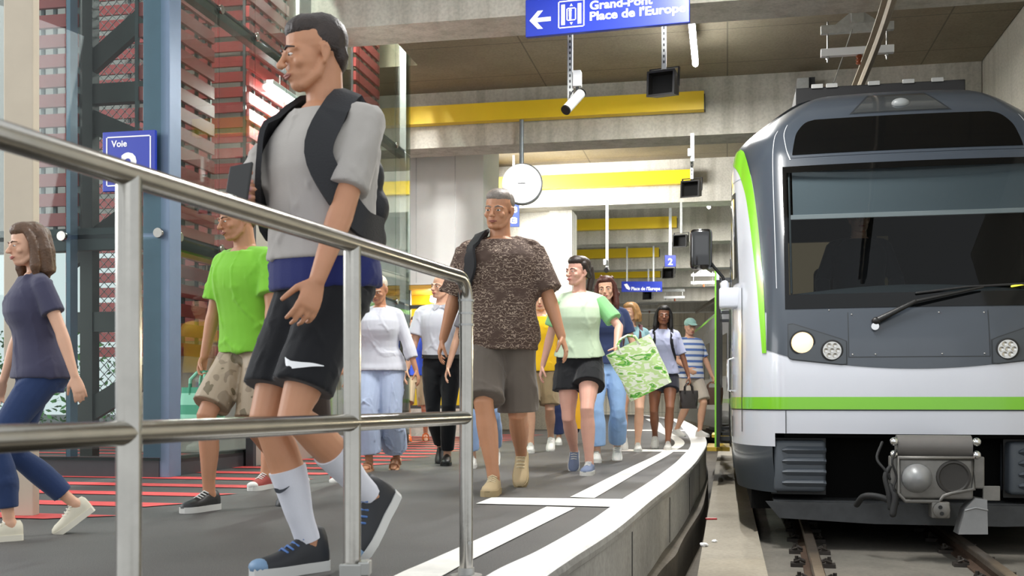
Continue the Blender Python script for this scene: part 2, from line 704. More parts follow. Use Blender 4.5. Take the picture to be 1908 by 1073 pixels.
quad_floor('trim_5', [ground(887, 939.5), ground(1138, 945.5), ground(1166, 931), ground(916, 928)], m_white, 0.0045, 'near white cross bar')
quad_floor('trim_6', [ground(1155, 841.5), ground(1284, 842.5), ground(1288, 838.5), ground(1162, 837.5)], m_white, 0.0045, 'white cross bar halfway along')
quad_floor('trim_7', [ground(1150, 802.8), ground(1292, 803.4), ground(1294, 801.4), ground(1153, 800.8)], m_white, 0.0045, 'far white cross bar')
# red hatching in front of the lift tower
mb = MB(st)
v = 4.42
while v < 16.5:
    mb.face([(-7.2, v + 0.08, 0.004), (-2.92 - 0.16 * (v < 4.6), v, 0.004), (-2.80, v + 0.20, 0.004), (-7.2, v + 0.28, 0.004)])
    v += 0.60
structure(mb.build('trim_8', m_redpaint, None, recalc=False), 'red hatched stripes painted on the platform')

# track bed
mb = MB(st)
mb.box((-2.5, -2.0, -1.2), (3.4, 48, -0.72))
structure(mb.build('floor_track', m_channel, None))
mb = MB(st)
mb.box((-0.17, -1.5, -0.75), (3.13, 48, -0.57))
structure(mb.build('floor_slab', m_track, None), 'concrete slab under the rails')
mb = MB(st)
mb.box((-0.17, -1.5, -0.57), (0.24, 48, -0.49), 0.0)
structure(mb.build('floor_strip', m_strip, None), 'raised concrete strip beside the rail')
RAILC = spline([Vector((0.95, 0.5, 0)), Vector((1.58, 3.1, 0)), Vector((2.30, 6.1, 0)), Vector((2.78, 8.1, 0)), Vector((3.3, 10.4, 0)), Vector((4.2, 15, 0)), Vector((5.4, 22, 0)), Vector((6.2, 30, 0)), Vector((6.7, 40, 0))], 120)
m_railtop = mat('polished rail head', '#8b7f74', 0.32, 0.9, var=0.2, vscale=20)
m_railside = mat('rusty rail', '#4a382c', 0.8, 0.2, var=0.3, vscale=30, bump=0.3)
m_fast = mat('greasy fastener', '#3a3531', 0.6, 0.4, var=0.3)


def rail(side, label):
    pts = []
    for i, p in enumerate(RAILC):
        t = (RAILC[min(i + 1, len(RAILC) - 1)] - RAILC[max(i - 1, 0)]).normalized()
        n = Vector((t.y, -t.x, 0))
        pts.append((p + n * (0.5325 * side), n))
    root = thing('rail', label, 'rail', pts[24][0] + Vector((0, 0, -0.57)), 'rails of the track')
    for nm, prof, m in (('rail_head', [(-0.034, -0.485), (-0.034, -0.455), (-0.028, -0.45), (0.028, -0.45), (0.034, -0.455), (0.034, -0.485)], m_railtop),
                        ('rail_web', [(-0.065, -0.568), (-0.065, -0.556), (-0.011, -0.54), (-0.011, -0.484), (0.011, -0.484), (0.011, -0.54), (0.065, -0.556), (0.065, -0.568)], m_railside)):
        mb = MB()
        rows = [[mb.pt((p.x + n.x * a, p.y + n.y * a, z)) for a, z in prof] for p, n in pts]
        for a, b in zip(rows[:-1], rows[1:]):
            for k in range(len(prof)):
                k2 = (k + 1) % len(prof)
                mb.f.append([a[k], a[k2], b[k2], b[k]])
        mb.build(nm, m, root)
    # clips on both sides
    acc = 0
    cnt = 0
    for (p, n), (q, _) in zip(pts[:-1], pts[1:]):
        acc += (q - p).length
        if acc > 0.62 and 3.0 < p.y < 11:
            acc = 0
            t = (q - p).normalized()
            for s in (-1, 1):
                fr = (lambda c, n_, t_: (lambda x, y, z: c + n_ * x + t_ * y + Vector((0, 0, z))))(p + n * (0.085 * s), n * s, t)
                mb = MB(fr)
                mb.box((-0.035, -0.05, -0.57), (0.06, 0.05, -0.545))
                mb.lathe([(0.02, -0.545), (0.02, -0.52), (0.012, -0.52), (0.012, -0.50)], (0.02, 0, 0), 'z', 8)
                mb.tube([(-0.03, -0.03, -0.535), (0.0, -0.045, -0.52), (0.03, -0.03, -0.535)], 0.008, 6)
                mb.tube([(-0.03, 0.03, -0.535), (0.0, 0.045, -0.52), (0.03, 0.03, -0.535)], 0.008, 6)
                mb.build('rail_clip', m_fast, root)


rail(-1, 'rusty left rail running under the front of the white and green train')
rail(1, 'rusty right rail running under the coupler side of the train')

# ceiling slab, beams, walls
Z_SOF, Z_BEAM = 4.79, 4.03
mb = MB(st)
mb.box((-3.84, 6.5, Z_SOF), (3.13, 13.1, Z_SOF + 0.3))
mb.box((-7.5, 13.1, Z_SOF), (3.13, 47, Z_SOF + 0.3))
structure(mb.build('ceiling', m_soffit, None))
BEAMV = [9.55 + 4.78 * i for i in range(8)]
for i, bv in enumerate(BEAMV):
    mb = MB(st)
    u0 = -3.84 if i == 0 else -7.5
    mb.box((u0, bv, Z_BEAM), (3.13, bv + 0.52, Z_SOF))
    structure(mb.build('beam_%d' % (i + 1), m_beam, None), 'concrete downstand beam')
mb = MB(st)
mb.box((3.14, 5.0, -0.9), (3.5, 48, 5.2))
structure(mb.build('wall_right', m_wallc, None))
mb = MB(st)
mb.box((-9.0, 47, -0.9), (5.5, 47.5, 5.2))
structure(mb.build('wall_back', m_farc, None))
# side wall of the track curve, far behind the train
mb = MB(st)
mb.box((-3.2, 19.5, -0.0), (-2.78, 20.15, Z_BEAM))
structure(mb.build('column_1', m_panel if False else m_beam, None), 'pale concrete jamb left of the far yellow trays')
mb = MB(st)
mb.box((-7.4, 19.63, 0.0), (-3.2, 20.0, Z_BEAM))
structure(mb.build('wall_portal', m_beam, None))
mb = MB(st)
mb.box((-7.5, 20.0, 0.0), (-7.3, 46.9, Z_BEAM))
structure(mb.build('wall_left', m_beam, None))

# white cladding wall over the kiosk window, with its return
mb = MB(st)
mb.box((-9.0, 15.45, 2.27), (-3.52, 16.55, Z_SOF))
structure(mb.build('wall_kiosk', m_panel, None))
mb = MB(st)
for u in (-3.95, -4.55, -5.15):
    mb.box((u - 0.006, 15.444, 2.3), (u + 0.006, 15.452, 4.78))
structure(mb.build('trim_9', m_galv, None), 'fine joints between white wall panels')
m_kioskY = mat('yellow lacquered wall', '#ecc01d', 0.5, var=0.05)
m_ochre = mat('ochre ceiling', '#c79a3a', 0.6)
mb = MB(st)
mb.box((-9.0, 16.45, 0), (-3.55, 16.55, 2.27))
structure(mb.build('wall_yellow', m_kioskY, None), 'yellow back wall of the kiosk')
mb = MB(st)
mb.box((-3.549, 15.46, 0), (-3.52, 16.55, 2.27))
structure(mb.build('wall_kiosk_side', m_panel, None))
mb = MB(st)
mb.box((-9.0, 15.46, 2.21), (-3.55, 16.44, 2.265))
structure(mb.build('ceiling_kiosk', m_ochre, None))
mb = MB(st)
mb.box((-9.0, 15.6, 0), (-3.6, 15.75, 0.42))
structure(mb.build('wall_plinth', m_beam, None), 'low concrete plinth under the kiosk window')
mb = MB(st)
for u in (-5.3, -4.72, -4.14, -3.62):
    mb.box((u - 0.03, 15.6, 0.42), (u + 0.03, 15.68, 2.22))
mb.box((-9.0, 15.6, 1.93), (-3.6, 15.68, 1.98))
mb.box((-9.0, 15.6, 0.42), (-3.6, 15.68, 0.47))
structure(mb.build('window_frame', m_darkS, None), 'dark frame of the kiosk window')
mb = MB(st)
mb.box((-9.0, 15.63, 0.45), (-3.6, 15.645, 2.0))
structure(mb.build('window_1', m_glass, None))


def tube_lamp(label, u0, v0, v1, z, group, hang=0.18, power=110, drop_to=None):
    root = thing('fluorescent_lamp', label, 'lamp', st(u0, (v0 + v1) / 2, z), group)
    mb = MB(st)
    mb.box((u0 - 0.035, v0 + 0.02, z + 0.03), (u0 + 0.035, v1 - 0.02, z + 0.075), 0.008)
    mb.build('housing', m_signwhite, root)
    mb = MB(st)
    mb.tube([(u0, v0, z), (u0, v1, z)], 0.034, 12)
    mb.build('tube', m_tube, root, smooth=True)
    for v in (v0 + 0.25, v1 - 0.25):
        mb = MB(st)
        mb.tube([(u0, v, z + 0.07), (u0, v, z + 0.07 + hang)], 0.008, 8)
        mb.build('hanger', m_galv, root)
    if power:
        a = area('lamp_light', (0, 0, -0.045), 0.09, v1 - v0, power, (0, 0, -1), (1.0, 0.985, 0.95))
        a.rotation_euler = (0, 0, -atan2(SA, CA))
        a.parent = root
    return root


for i in (0, 1, 3, 4, 5, 6):
    v0 = 6.75 + 4.78 * i - 0.28
    lab = ['fluorescent tube lamp nearest the lens, above the railing', 'bright tube lamp right of the blue hanging sign, under the brown soffit',
           'tube lamp in the bay behind the first yellow tray', 'tube lamp in the bay over the round clock', 'tube lamp in the bay over the small number sign',
           'tube lamp in the bay over the far blue sign', 'tube lamp in the last bay before the end wall'][i]
    tube_lamp(lab, -0.36, v0, v0 + 1.55, 4.50, 'tube lamps over the platform edge', 0.22, power=135 if i < 2 else 150)
tube_lamp('short tube lamp on the kiosk ceiling beside the green post', -4.42, 15.85, 16.35, 2.08, 'kiosk lamps', 0.06, 16)
tube_lamp('tube lamp on the kiosk ceiling behind the white shirted man', -3.98, 15.85, 16.4, 2.05, 'kiosk lamps', 0.09, 16)

# yellow cable trays in front of the beams
tray_u = [-0.29, -0.62, -1.07, -1.75, -2.0]
tray_l = ['big yellow cable tray behind the hanging camera, nearest the lens', 'second yellow tray, half bleached by daylight above the clock',
          'third yellow tray, above the number 2 sign', 'fourth yellow tray, just under the third one', 'lowest and farthest yellow tray, behind the curly haired woman']
for i in range(5):
    bv = BEAMV[i + 1]
    u0 = -4.4 if i < 2 else -5.5
    z0 = 4.33
    root = thing('cable_tray', tray_l[i], 'cable tray', st((u0 + tray_u[i]) / 2, bv - 0.09, z0), 'yellow cable trays')
    mb = MB(st)
    mb.box((u0, bv - 0.16, z0), (tray_u[i], bv - 0.148, z0 + 0.24))
    mb.box((u0, bv - 0.148, z0), (tray_u[i], bv - 0.02, z0 + 0.012))
    mb.box((u0, bv - 0.02, z0), (tray_u[i], bv - 0.012, z0 + 0.20))
    mb.build('tray_body', m_yellow, root)
    mb = MB(st)
    mb.box((tray_u[i], bv - 0.16, z0), (tray_u[i] + 0.014, bv - 0.012, z0 + 0.20))
    mb.build('end_cap', m_black, root)
    k = 0
    uu = tray_u[i] - 0.3
    while uu > u0 + 0.2 and k < 4:
        mb = MB(st)
        mb.box((uu - 0.02, bv - 0.012, z0 + 0.03), (uu + 0.02, bv - 0.0, z0 + 0.28))
        mb.build('bracket', m_galv, root)
        uu -= 1.1
        k += 1


# perforated hanging channel
def strut(mb, u, v, z0, z1, w=0.042):
    mb.box((u - w / 2, v, z0), (u + w / 2, v + 0.003, z1))
    mb.box((u - w / 2, v, z0), (u - w / 2 + 0.003, v + 0.03, z1))
    mb.box((u + w / 2 - 0.003, v, z0), (u + w / 2, v + 0.03, z1))


def strut_holes(mb, u, v, z0, z1):
    z = z0 + 0.03
    while z < z1 - 0.03:
        mb.box((u - 0.007, v - 0.0025, z), (u + 0.007, v - 0.0005, z + 0.024))
        z += 0.05


def uv_at(px, py, Y):
    p = at(px, py, Y)
    return p.x * CA - p.y * SA, p.x * SA + p.y * CA, p.z


m_spk = mat('black loudspeaker shell', '#1b1a19', 0.42, bump=0.1)
m_grille = mat('black speaker grille', '#060606', 0.95, bump=0.6, bscale=400)
spk = [(1237, 158, 9.45, 'big black loudspeaker below the hanging sign, nearest the lens'),
       (1289, 353, 14.15, 'black loudspeaker at the end of the second yellow tray'),
       (1269, 449, 18.9, 'black loudspeaker right of the third yellow tray'),
       (1247, 509, 23.7, 'small black loudspeaker under the number 2 sign'),
       (1208, 550, 28.5, 'farthest little black loudspeaker, below the far blue sign')]
for i, (px, py, Y, lab) in enumerate(spk):
    u, v, z = uv_at(px, py, Y)
    root = thing('loudspeaker', lab, 'loudspeaker', st(u, v, z - 0.12), 'loudspeakers hung along the platform')
    yaw = -0.22

    def fr(x, y, zz, u=u, v=v, z=z, yaw=yaw):
        tilt = 0.10
        yy = y * cos(tilt) + zz * sin(tilt)
        z2 = -y * sin(tilt) * -1 + zz * cos(tilt)
        return st(u + x * cos(yaw) - yy * sin(yaw), v + x * sin(yaw) + yy * cos(yaw), z + z2)
    mb = MB(fr)
    # tapering horn box: open rim at the front, smaller back
    f = [(-0.125, -0.11, -0.115), (0.125, -0.11, -0.115), (0.125, -0.11, 0.115), (-0.125, -0.11, 0.115)]
    b = [(-0.10, 0.14, -0.085), (0.10, 0.14, -0.085), (0.10, 0.14, 0.085), (-0.10, 0.14, 0.085)]
    g = [(x * 0.86, -0.11, zz * 0.84) for x, y, zz in f]
    h = [(x * 0.74, -0.03, zz * 0.70) for x, y, zz in f]
    ids = [[mb.pt(p) for p in q] for q in (b, f, g, h)]
    for a, c in zip(ids[:-1], ids[1:]):
        for k in range(4):
            mb.f.append([a[k], a[(k + 1) % 4], c[(k + 1) % 4], c[k]])
    mb.f.append(ids[0][::-1])
    mb.build('shell', m_spk, root)
    mb = MB(fr)
    mb.box((-0.1, -0.035, -0.085), (0.1, -0.027, 0.085))
    mb.build('grille', m_grille, root)
    mb = MB(fr)
    mb.box((-0.135, -0.01, -0.02), (-0.126, 0.03, 0.15))
    mb.box((0.126, -0.01, -0.02), (0.135, 0.03, 0.15))
    mb.box((-0.135, -0.01, 0.145), (0.135, 0.03, 0.153))
    mb.build('yoke', m_black, root)
    mb = MB(st)
    strut(mb, u, v, z + 0.14, Z_BEAM if i in (0,) else Z_BEAM)
    s = mb.build('hanging_channel', m_galv, root)
    if i < 2:
        mb = MB(st)
        strut_holes(mb, u, v, z + 0.16, Z_BEAM)
        mb.build('slot', m_darkS, s)

# CCTV camera on its channel
u, v, z = uv_at(1062, 190, 9.45)
root = thing('security_camera', 'white security camera hanging in front of the big yellow tray', 'camera', st(u, v, z))
mb = MB(st)
strut(mb, u, v, z + 0.02, Z_BEAM, 0.046)
s = mb.build('hanging_channel', m_galv, root)
mb = MB(st)
strut_holes(mb, u, v, z + 0.04, Z_BEAM)
mb.build('slot', m_darkS, s)
mb = MB(st)
mb.box((u + 0.028, v - 0.03, z + 0.13), (u + 0.10, v + 0.05, z + 0.27), 0.008)
mb.build('junction_box', m_signwhite, root)
mb = MB(st)
mb.tube([(u + 0.065, v, z + 0.13), (u + 0.065, v - 0.01, z + 0.08), (u + 0.08, v - 0.03, z + 0.05)], 0.014, 8)
mb.tube([(u + 0.03, v, z + 0.1), (u + 0.0, v - 0.03, z + 0.05), (u + 0.01, v - 0.03, z - 0.02)], 0.006, 6)
mb.build('joint_arm', m_darkS, root, smooth=True)
cdir = Vector((-0.5, -0.55, -0.67)).normalized()
c0 = st(u + 0.10, v - 0.03, z + 0.06)
mb = MB()
mb.tube([c0, c0 + cdir * 0.27], 0.043, 16, cap='flat')
mb.build('camera_body', mat('white camera housing', '#e4e4e2', 0.35), root, smooth=40)
mb = MB()
mb.tube([c0 + cdir * 0.268, c0 + cdir * 0.285], 0.044, 16, cap='flat')
mb.build('lens_hood', m_black, root, smooth=40)
mb = MB()
mb.tube([c0 - cdir * 0.015, c0 + cdir * 0.002], 0.044, 16, cap='flat')
mb.build('end_cap', m_black, root, smooth=40)

# hanging direction sign
sgY = 8.9
a = at(979, 63, sgY + 0.18)
b = at(1285, 48, sgY - 0.18)
sd = (b - a)
sw = Vector((sd.x, sd.y, 0)).length
sx_ = Vector((sd.x, sd.y, 0)).normalized()
sn = Vector((sx_.y, -sx_.x, 0))


def sg(x, y, z):
    return Vector((a.x, a.y, (a.z + b.z) / 2)) + sx_ * x - sn * y + Vector((0, 0, z))


SHH = 0.315
root = thing('direction_sign', 'blue hanging sign with white arrow, lift symbol and place names', 'sign', sg(sw / 2, 0, 0))
mb = MB(sg)
mb.box((0, 0, 0), (sw, 0.05, SHH), 0.006)
mb.build('sign_board', m_signblue, root)
mb = MB(sg)
k = sw / 306.0
# arrow
mb.box((20 * k, -0.003, 26 * k), (49 * k, -0.0005, 34 * k))
for s in (1, -1):
    mb.prism([(8 * k, 30 * k), (24 * k, (30 + 17 * s) * k), (34 * k, (30 + 17 * s) * k), (19 * k, 30 * k)], -0.003, -0.0005)
mb.build('arrow', m_signwhite, root)
# lift symbol: frame, doors, person, small arrows
mb = MB(sg)
x0, x1, z0, z1 = 63 * k, 113 * k, 10 * k, 61 * k


def frame_box(mb, x0, x1, z0, z1, w, y0=-0.003, y1=-0.0005):
    mb.box((x0 + w, y0, z0), (x1 - w, y1, z0 + w))
    mb.box((x0 + w, y0, z1 - w), (x1 - w, y1, z1))
    mb.box((x0, y0, z0 + w * 0.8), (x0 + w, y1, z1 - w * 0.8))
    mb.box((x1 - w, y0, z0 + w * 0.8), (x1, y1, z1 - w * 0.8))


frame_box(mb, x0, x1, z0, z1, 2.2 * k)
mb.box((69 * k, -0.003, 16 * k), (76 * k, -0.0005, 54 * k))
mb.box((100 * k, -0.003, 16 * k), (107 * k, -0.0005, 54 * k))
frame_box(mb, 79 * k, 97 * k, 23 * k, 47 * k, 2 * k)
mb.prism([(85 * k, 50 * k), (88 * k, 55 * k), (91 * k, 50 * k)], -0.003, -0.0005)
mb.prism([(85 * k, 20 * k), (88 * k, 15 * k), (91 * k, 20 * k)], -0.003, -0.0005)
mb.lathe([(3 * k, -0.003), (3 * k, -0.0005)], (86 * k, 0, 42 * k), 'y', 12)
mb.box((83.5 * k, -0.003, 31 * k), (88.5 * k, -0.0005, 39 * k))
mb.box((84 * k, -0.003, 25 * k), (88 * k, -0.0005, 31 * k))
mb.build('lift_symbol', m_signwhite, root)
lettering('lettering', 'Grand-Pont', 22 * k, sg, 123 * k, 40 * k, m_signwhite, root, bold=0.6 * k, width=116 * k, y=-0.001)
lettering('lettering', "Place de l'Europe", 22 * k, sg, 123 * k, 20 * k, m_signwhite, root, bold=0.6 * k, width=176 * k, y=-0.001)
for x in (0.25 * sw, 0.78 * sw):
    mb = MB(sg)
    mb.box((x - 0.018, 0.01, SHH), (x + 0.018, 0.04, Z_SOF - sg(0, 0, 0).z))
    mb.build('hanger', m_galv, root)

# round clock
cl = at(972, 342, 14.42)
R = 0.275
cd = Vector((0.0, -1, 0)).normalized()
root = thing('station_clock', 'round lit station clock hanging on a grey pole', 'clock', cl - Vector((0, 0, R)))
mb = MB(ident)
mb.lathe([(R * 0.9, -0.005), (R, 0.0), (R, 0.12), (R * 0.92, 0.14)], (cl.x + 0.012, cl.y, cl.z), 'y', 40)
mb.build('clock_case', mat('grey clock case', '#6c7071', 0.45, 0.3), root, smooth=40)
mb = MB(ident)
mb.lathe([(R * 0.955, -0.004), (R * 0.955, -0.012), (R * 0.5, -0.016), (0.002, -0.017)], (cl.x, cl.y, cl.z), 'y', 40)
mb.build('clock_face', emission('lit clock face', '#ffffff', 0.6), root, smooth=True)
mb = MB(ident)
mb.box((cl.x - 0.05, cl.y - 0.024, cl.z - 0.004), (cl.x + 0.03, cl.y - 0.02, cl.z + 0.005))
mb.box((cl.x - 0.01, cl.y - 0.028, cl.z - 0.004), (cl.x + 0.05, cl.y - 0.025, cl.z + 0.006))
mb.build('clock_hands', m_black, root)
mb = MB(ident)
mb.tube([(cl.x, cl.y + 0.07, cl.z + R - 0.01), (cl.x, cl.y + 0.07, 4.335)], 0.03, 14, cap='flat')
mb.build('pole', mat('grey clock pole', '#8f979c', 0.4, 0.4), root, smooth=40)

# dark pictogram sign under the clock
p = at(957, 400, 18.6)
root = thing('pictogram_sign', 'small dark blue sign with white symbols below the clock', 'sign', p - Vector((0, 0, 0.21)))
mb = MB(ident)
mb.box((p.x - 0.10, p.y, p.z - 0.21), (p.x + 0.10, p.y + 0.03, p.z + 0.21), 0.004)
mb.build('sign_board', mat('dark navy enamel', '#1f2b52', 0.4), root)
mb = MB(ident)
for dz in (0.09, -0.10):
    frame_box(mb, p.x - 0.05, p.x + 0.06, p.z + dz - 0.05, p.z + dz + 0.05, 0.018, p.y - 0.003, p.y - 0.0005)
    mb.box((p.x - 0.01, p.y - 0.003, p.z + dz - 0.01), (p.x + 0.03, p.y - 0.0005, p.z + dz + 0.012))
mb.build('symbols', m_signwhite, root)
mb = MB(ident)
mb.box((p.x - 0.02, p.y + 0.005, p.z + 0.2), (p.x + 0.02, p.y + 0.025, Z_SOF))
mb.build('hanger', m_galv, root)

# little number sign and the far direction sign
p = at(1249, 486, 23.2)
root = thing('number_sign', 'small blue square sign with a white figure 2, hanging far away', 'sign', p - Vector((0, 0, 0.14)))
mb = MB(ident)
mb.box((p.x - 0.12, p.y, p.z - 0.125), (p.x + 0.12, p.y + 0.03, p.z + 0.125), 0.004)
mb.build('sign_board', m_signblue, root)
lettering('numeral', '2', 0.20, ident, p.x, p.z - 0.085, m_signwhite, root, bold=0.006, y=p.y - 0.001, align='c')
mb = MB(ident)
mb.box((p.x - 0.03, p.y + 0.005, p.z + 0.12), (p.x + 0.03, p.y + 0.025, Z_SOF))
mb.build('hanger', m_galv, root)
p = at(1196, 534, 27.5)
root = thing('direction_sign', 'small far blue sign with pale lettering, hanging above the crowd', 'sign', p - Vector((0, 0, 0.14)))
mb = MB(ident)
mb.box((p.x - 0.52, p.y, p.z - 0.135), (p.x + 0.52, p.y + 0.04, p.z + 0.135), 0.005)
mb.build('sign_board', m_signblue, root)
lettering('lettering', "Place de l'Europe", 0.12, ident, p.x - 0.27, p.z - 0.09, m_signwhite, root, bold=0.003, y=p.y - 0.001, width=0.74)
mb = MB(ident)
mb.prism([(p.x - 0.46, p.z + 0.06), (p.x - 0.38, p.z + 0.08), (p.x - 0.30, p.z - 0.04), (p.x - 0.32, p.z - 0.09), (p.x - 0.40, p.z - 0.05)], p.y - 0.003, p.y - 0.0005)
mb.build('symbol', m_signwhite, root)
for dx in (-0.38, 0.30):
    mb = MB(ident)
    mb.box((p.x + dx - 0.02, p.y + 0.005, p.z + 0.13), (p.x + dx + 0.02, p.y + 0.03, Z_SOF))
    mb.build('hanger', m_galv, root)

# plain drop rods with a pale sensor
for (px, py0, Y, lab, cat, nm) in ((1131, 500, 19.0, 'thin grey drop rod with a small sensor, in front of the third tray', 'drop rod', 'drop_rod'),
                                   (1290, 300, 14.0, 'perforated drop rod with a white clip beside the end of the big tray', 'drop rod', 'drop_rod')):
    u, v, z = uv_at(px, py0, Y)
    root = thing(nm, lab, cat, st(u, v, z), 'drop rods')
    mb = MB(st)
    strut(mb, u, v, z, Z_BEAM, 0.05)
    mb.build('channel', m_galv, root)
    mb = MB(st)
    mb.box((u - 0.06, v - 0.04, z + 0.06), (u - 0.01, v - 0.003, z + 0.16), 0.008)
    mb.build('clip', m_signwhite, root)
    if Y > 16:
        mb = MB(st)
        mb.tube([(u, v - 0.03, z - 0.02), (u, v - 0.12, z - 0.05)], 0.045, 12, cap='flat')
        mb.build('sensor', m_black, root)

# overhead conductor rail and its hangers
mb = MB()
cz = 3.75
path = []
for i, p in enumerate(RAILC):
    if p.y > 5.2:
        path.append(Vector((p.x + 0.16, p.y, cz)))
prof = [(-0.062, 0.13), (0.062, 0.13), (0.062, 0.112), (0.016, 0.105), (0.034, 0.035), (0.018, 0.0), (-0.018, 0.0), (-0.034, 0.035), (-0.016, 0.105), (-0.062, 0.112)]
rows = [[mb.pt((p.x + a_, p.y, p.z + z_)) for a_, z_ in prof] for p in path]
for a_, b_ in zip(rows[:-1], rows[1:]):
    for k in range(len(prof)):
        k2 = (k + 1) % len(prof)
        mb.f.append([a_[k], a_[k2], b_[k2], b_[k]])
tag(mb.build('conductor_rail', mat('aluminium conductor rail', '#8b8170', 0.7, 0.15, var=0.1), None), 'long overhead conductor rail running above the train', 'conductor rail')
m_ins = mat('brown insulator', '#8c4a2c', 0.3)


def ohl(pos, lab, full=True):
    u = pos.x * CA - pos.y * SA
    v = pos.x * SA + pos.y * CA
    root = thing('rail_support', lab, 'overhead support', st(u, v, 3.86), 'overhead rail supports')
    mb = MB(st)
    mb.box((u - 0.06, v - 0.05, 4.26), (u + 0.06, v + 0.05, Z_SOF))
    mb.prism([(u - 0.22, 4.26), (u + 0.22, 4.26), (u + 0.06, 4.38), (u - 0.06, 4.38)], v - 0.006, v + 0.006)
    mb.build('stem', m_galv, root)
    mb = MB(st)
    mb.box((u - 0.345, v - 0.03, 4.18), (u + 0.345, v + 0.03, 4.26))
    mb.build('upper_bar', m_galv, root)
    mb = MB(st)
    mb.box((u - 0.345, v - 0.03, 3.955), (u + 0.345, v + 0.03, 4.03))
    mb.build('lower_bar', m_signwhite, root)
    for s in (-1, 1):
        mb = MB(st)
        mb.tube([(u + s * 0.28, v, 3.90), (u + s * 0.28, v, 4.30)], 0.008, 8)
        mb.lathe([(0.018, 3.93), (0.018, 3.95)], (u + s * 0.28, v, 0), 'z', 6)
        mb.build('threaded_rod', m_steel2, root)
    mb = MB(st)
    mb.lathe([(0.02, 3.86), (0.035, 3.875), (0.02, 3.89), (0.035, 3.905), (0.02, 3.92), (0.034, 3.94), (0.02, 3.955)], (u + 0.02, v, 0), 'z', 12)
    mb.build('insulator', m_ins, root)


ohl(at(1597, 100, 10.6), 'white double bar support over the train, beside the conductor rail')
ohl(at(1310, 520, 31.5), 'far white support seen left of the train mirror')
ohl(at(1256, 552, 36.0), 'far white support seen above the dark haired woman')
ohl(at(1209, 578, 41.0), 'farthest white support, low above the crowd')
# grey box on the beam face above the train
u, v, z = uv_at(1498, 160, 13.6)
root = thing('junction_box', 'small grey electrical box on the beam above the train', 'electrical box', st(u, v, z - 0.12))
mb = MB(st)
mb.box((u - 0.09, v - 0.02, z - 0.12), (u + 0.06, BEAMV[1] + 0.0, z + 0.10), 0.006)
mb.build('cabinet', m_galv, root)
mb = MB(st)
mb.box((u + 0.06, v + 0.05, z - 0.10), (u + 0.14, BEAMV[1], z + 0.12))
mb.build('bracket', m_darkS, root)
mb = MB()
mb.tube([at(1588, 55, 10.5), at(1550, 165, 12.2)], 0.006, 6)
tag(mb.build('stay_wire', m_steel2, None), 'thin slanting wire beside the conductor rail over the train', 'wire')

# ------------------------------------------------------------------ lift tower of glass and steel on the left
TU, TV0, TV1 = -3.93, 6.97, 12.95      # side face u, front v, far end v
ZT = 5.6
root = thing('lift_tower', 'glass lift tower with blue steel corner post on the left', 'lift tower', st(TU - 0.9, TV0 + 1, 0))
mb = MB(st)
mb.box((TU - 0.13, TV0 - 0.02, 0.0), (TU + 0.075, TV0 + 0.15, ZT), 0.008)
mb.build('corner_post', m_blueS, root)
mb = MB(st)
mb.box((TU - 0.742, TV0 - 0.01, 0.0), (TU - 0.708, TV0 + 0.08, ZT))
mb.build('mullion', m_blueS, root)
mb = MB(st)
mb.box((TU - 0.06, TV1 - 0.12, 0.0), (TU + 0.02, TV1, ZT))
mb.build('end_post', m_steel2, root)
# front panes
for (ua, ub) in ((TU - 1.75, TU - 0.73), (TU - 0.72, TU + 0.02)):
    for (za, zb) in ((0.12, 1.70), (1.73, ZT)):
        mb = MB(st)
        mb.box((ua, TV0 - 0.05, za), (ub, TV0 - 0.038, zb))
        mb.build('glass_pane', m_glass, root)
# side panes
gv = [TV0 + 0.16 + 0.652 * i for i in range(9)] + [TV1]
gv = [g for g in gv if g < TV1 - 0.2] + [TV1]
m_sglass = glass('slightly green pane', '#e2eae6', 0.045)
for va, vb in zip(gv[:-1], gv[1:]):
    for (za, zb) in ((0.12, 1.72), (1.74, 3.60), (3.62, ZT)):
        mb = MB(st)
        mb.box((TU + 0.03, va + 0.006, za), (TU + 0.042, vb - 0.006, zb))
        mb.build('glass_pane', m_sglass, root)
# transoms
mb = MB(st)
mb.box((TU - 1.8, TV0 + 0.085, 1.64), (TU - 0.13, TV0 + 0.14, 1.80))
mb.build('transom', m_darkS, root)
for z in (1.66, 3.56):
    mb = MB(st)
    mb.box((TU - 0.08, TV0 + 0.16, z), (TU + 0.0, TV1, z + 0.10))
    mb.build('transom', m_darkS, root)
mb = MB(st)
mb.box((TU - 1.8, TV0 - 0.03, 0.0), (TU - 0.0, TV0 + 0.12, 0.14))
mb.box((TU - 0.08, TV0, 0.0), (TU + 0.02, TV1, 0.14))
mb.build('base_plinth', m_darkS, root)
# point fixings
for (uu, vv, ax) in [(TU - 0.745, TV0 - 0.055, 'y'), (TU + 0.01, TV0 - 0.055, 'y')]:
    mb = MB(st)
    mb.lathe([(0.034, -0.012), (0.037, 0.0), (0.037, 0.012)], (uu, vv, 1.725), 'y', 18)
    mb.build('point_fixing', m_steel, root, smooth=40)
for z in (1.73, 3.61):
    for vv in gv[:-1]:
        mb = MB(st)
        mb.lathe([(0.036, 0.0), (0.036, 0.014), (0.032, 0.018)], (TU + 0.042, vv + 0.02, z), 'x', 14)
        mb.build('point_fixing', m_steel, root, smooth=40)
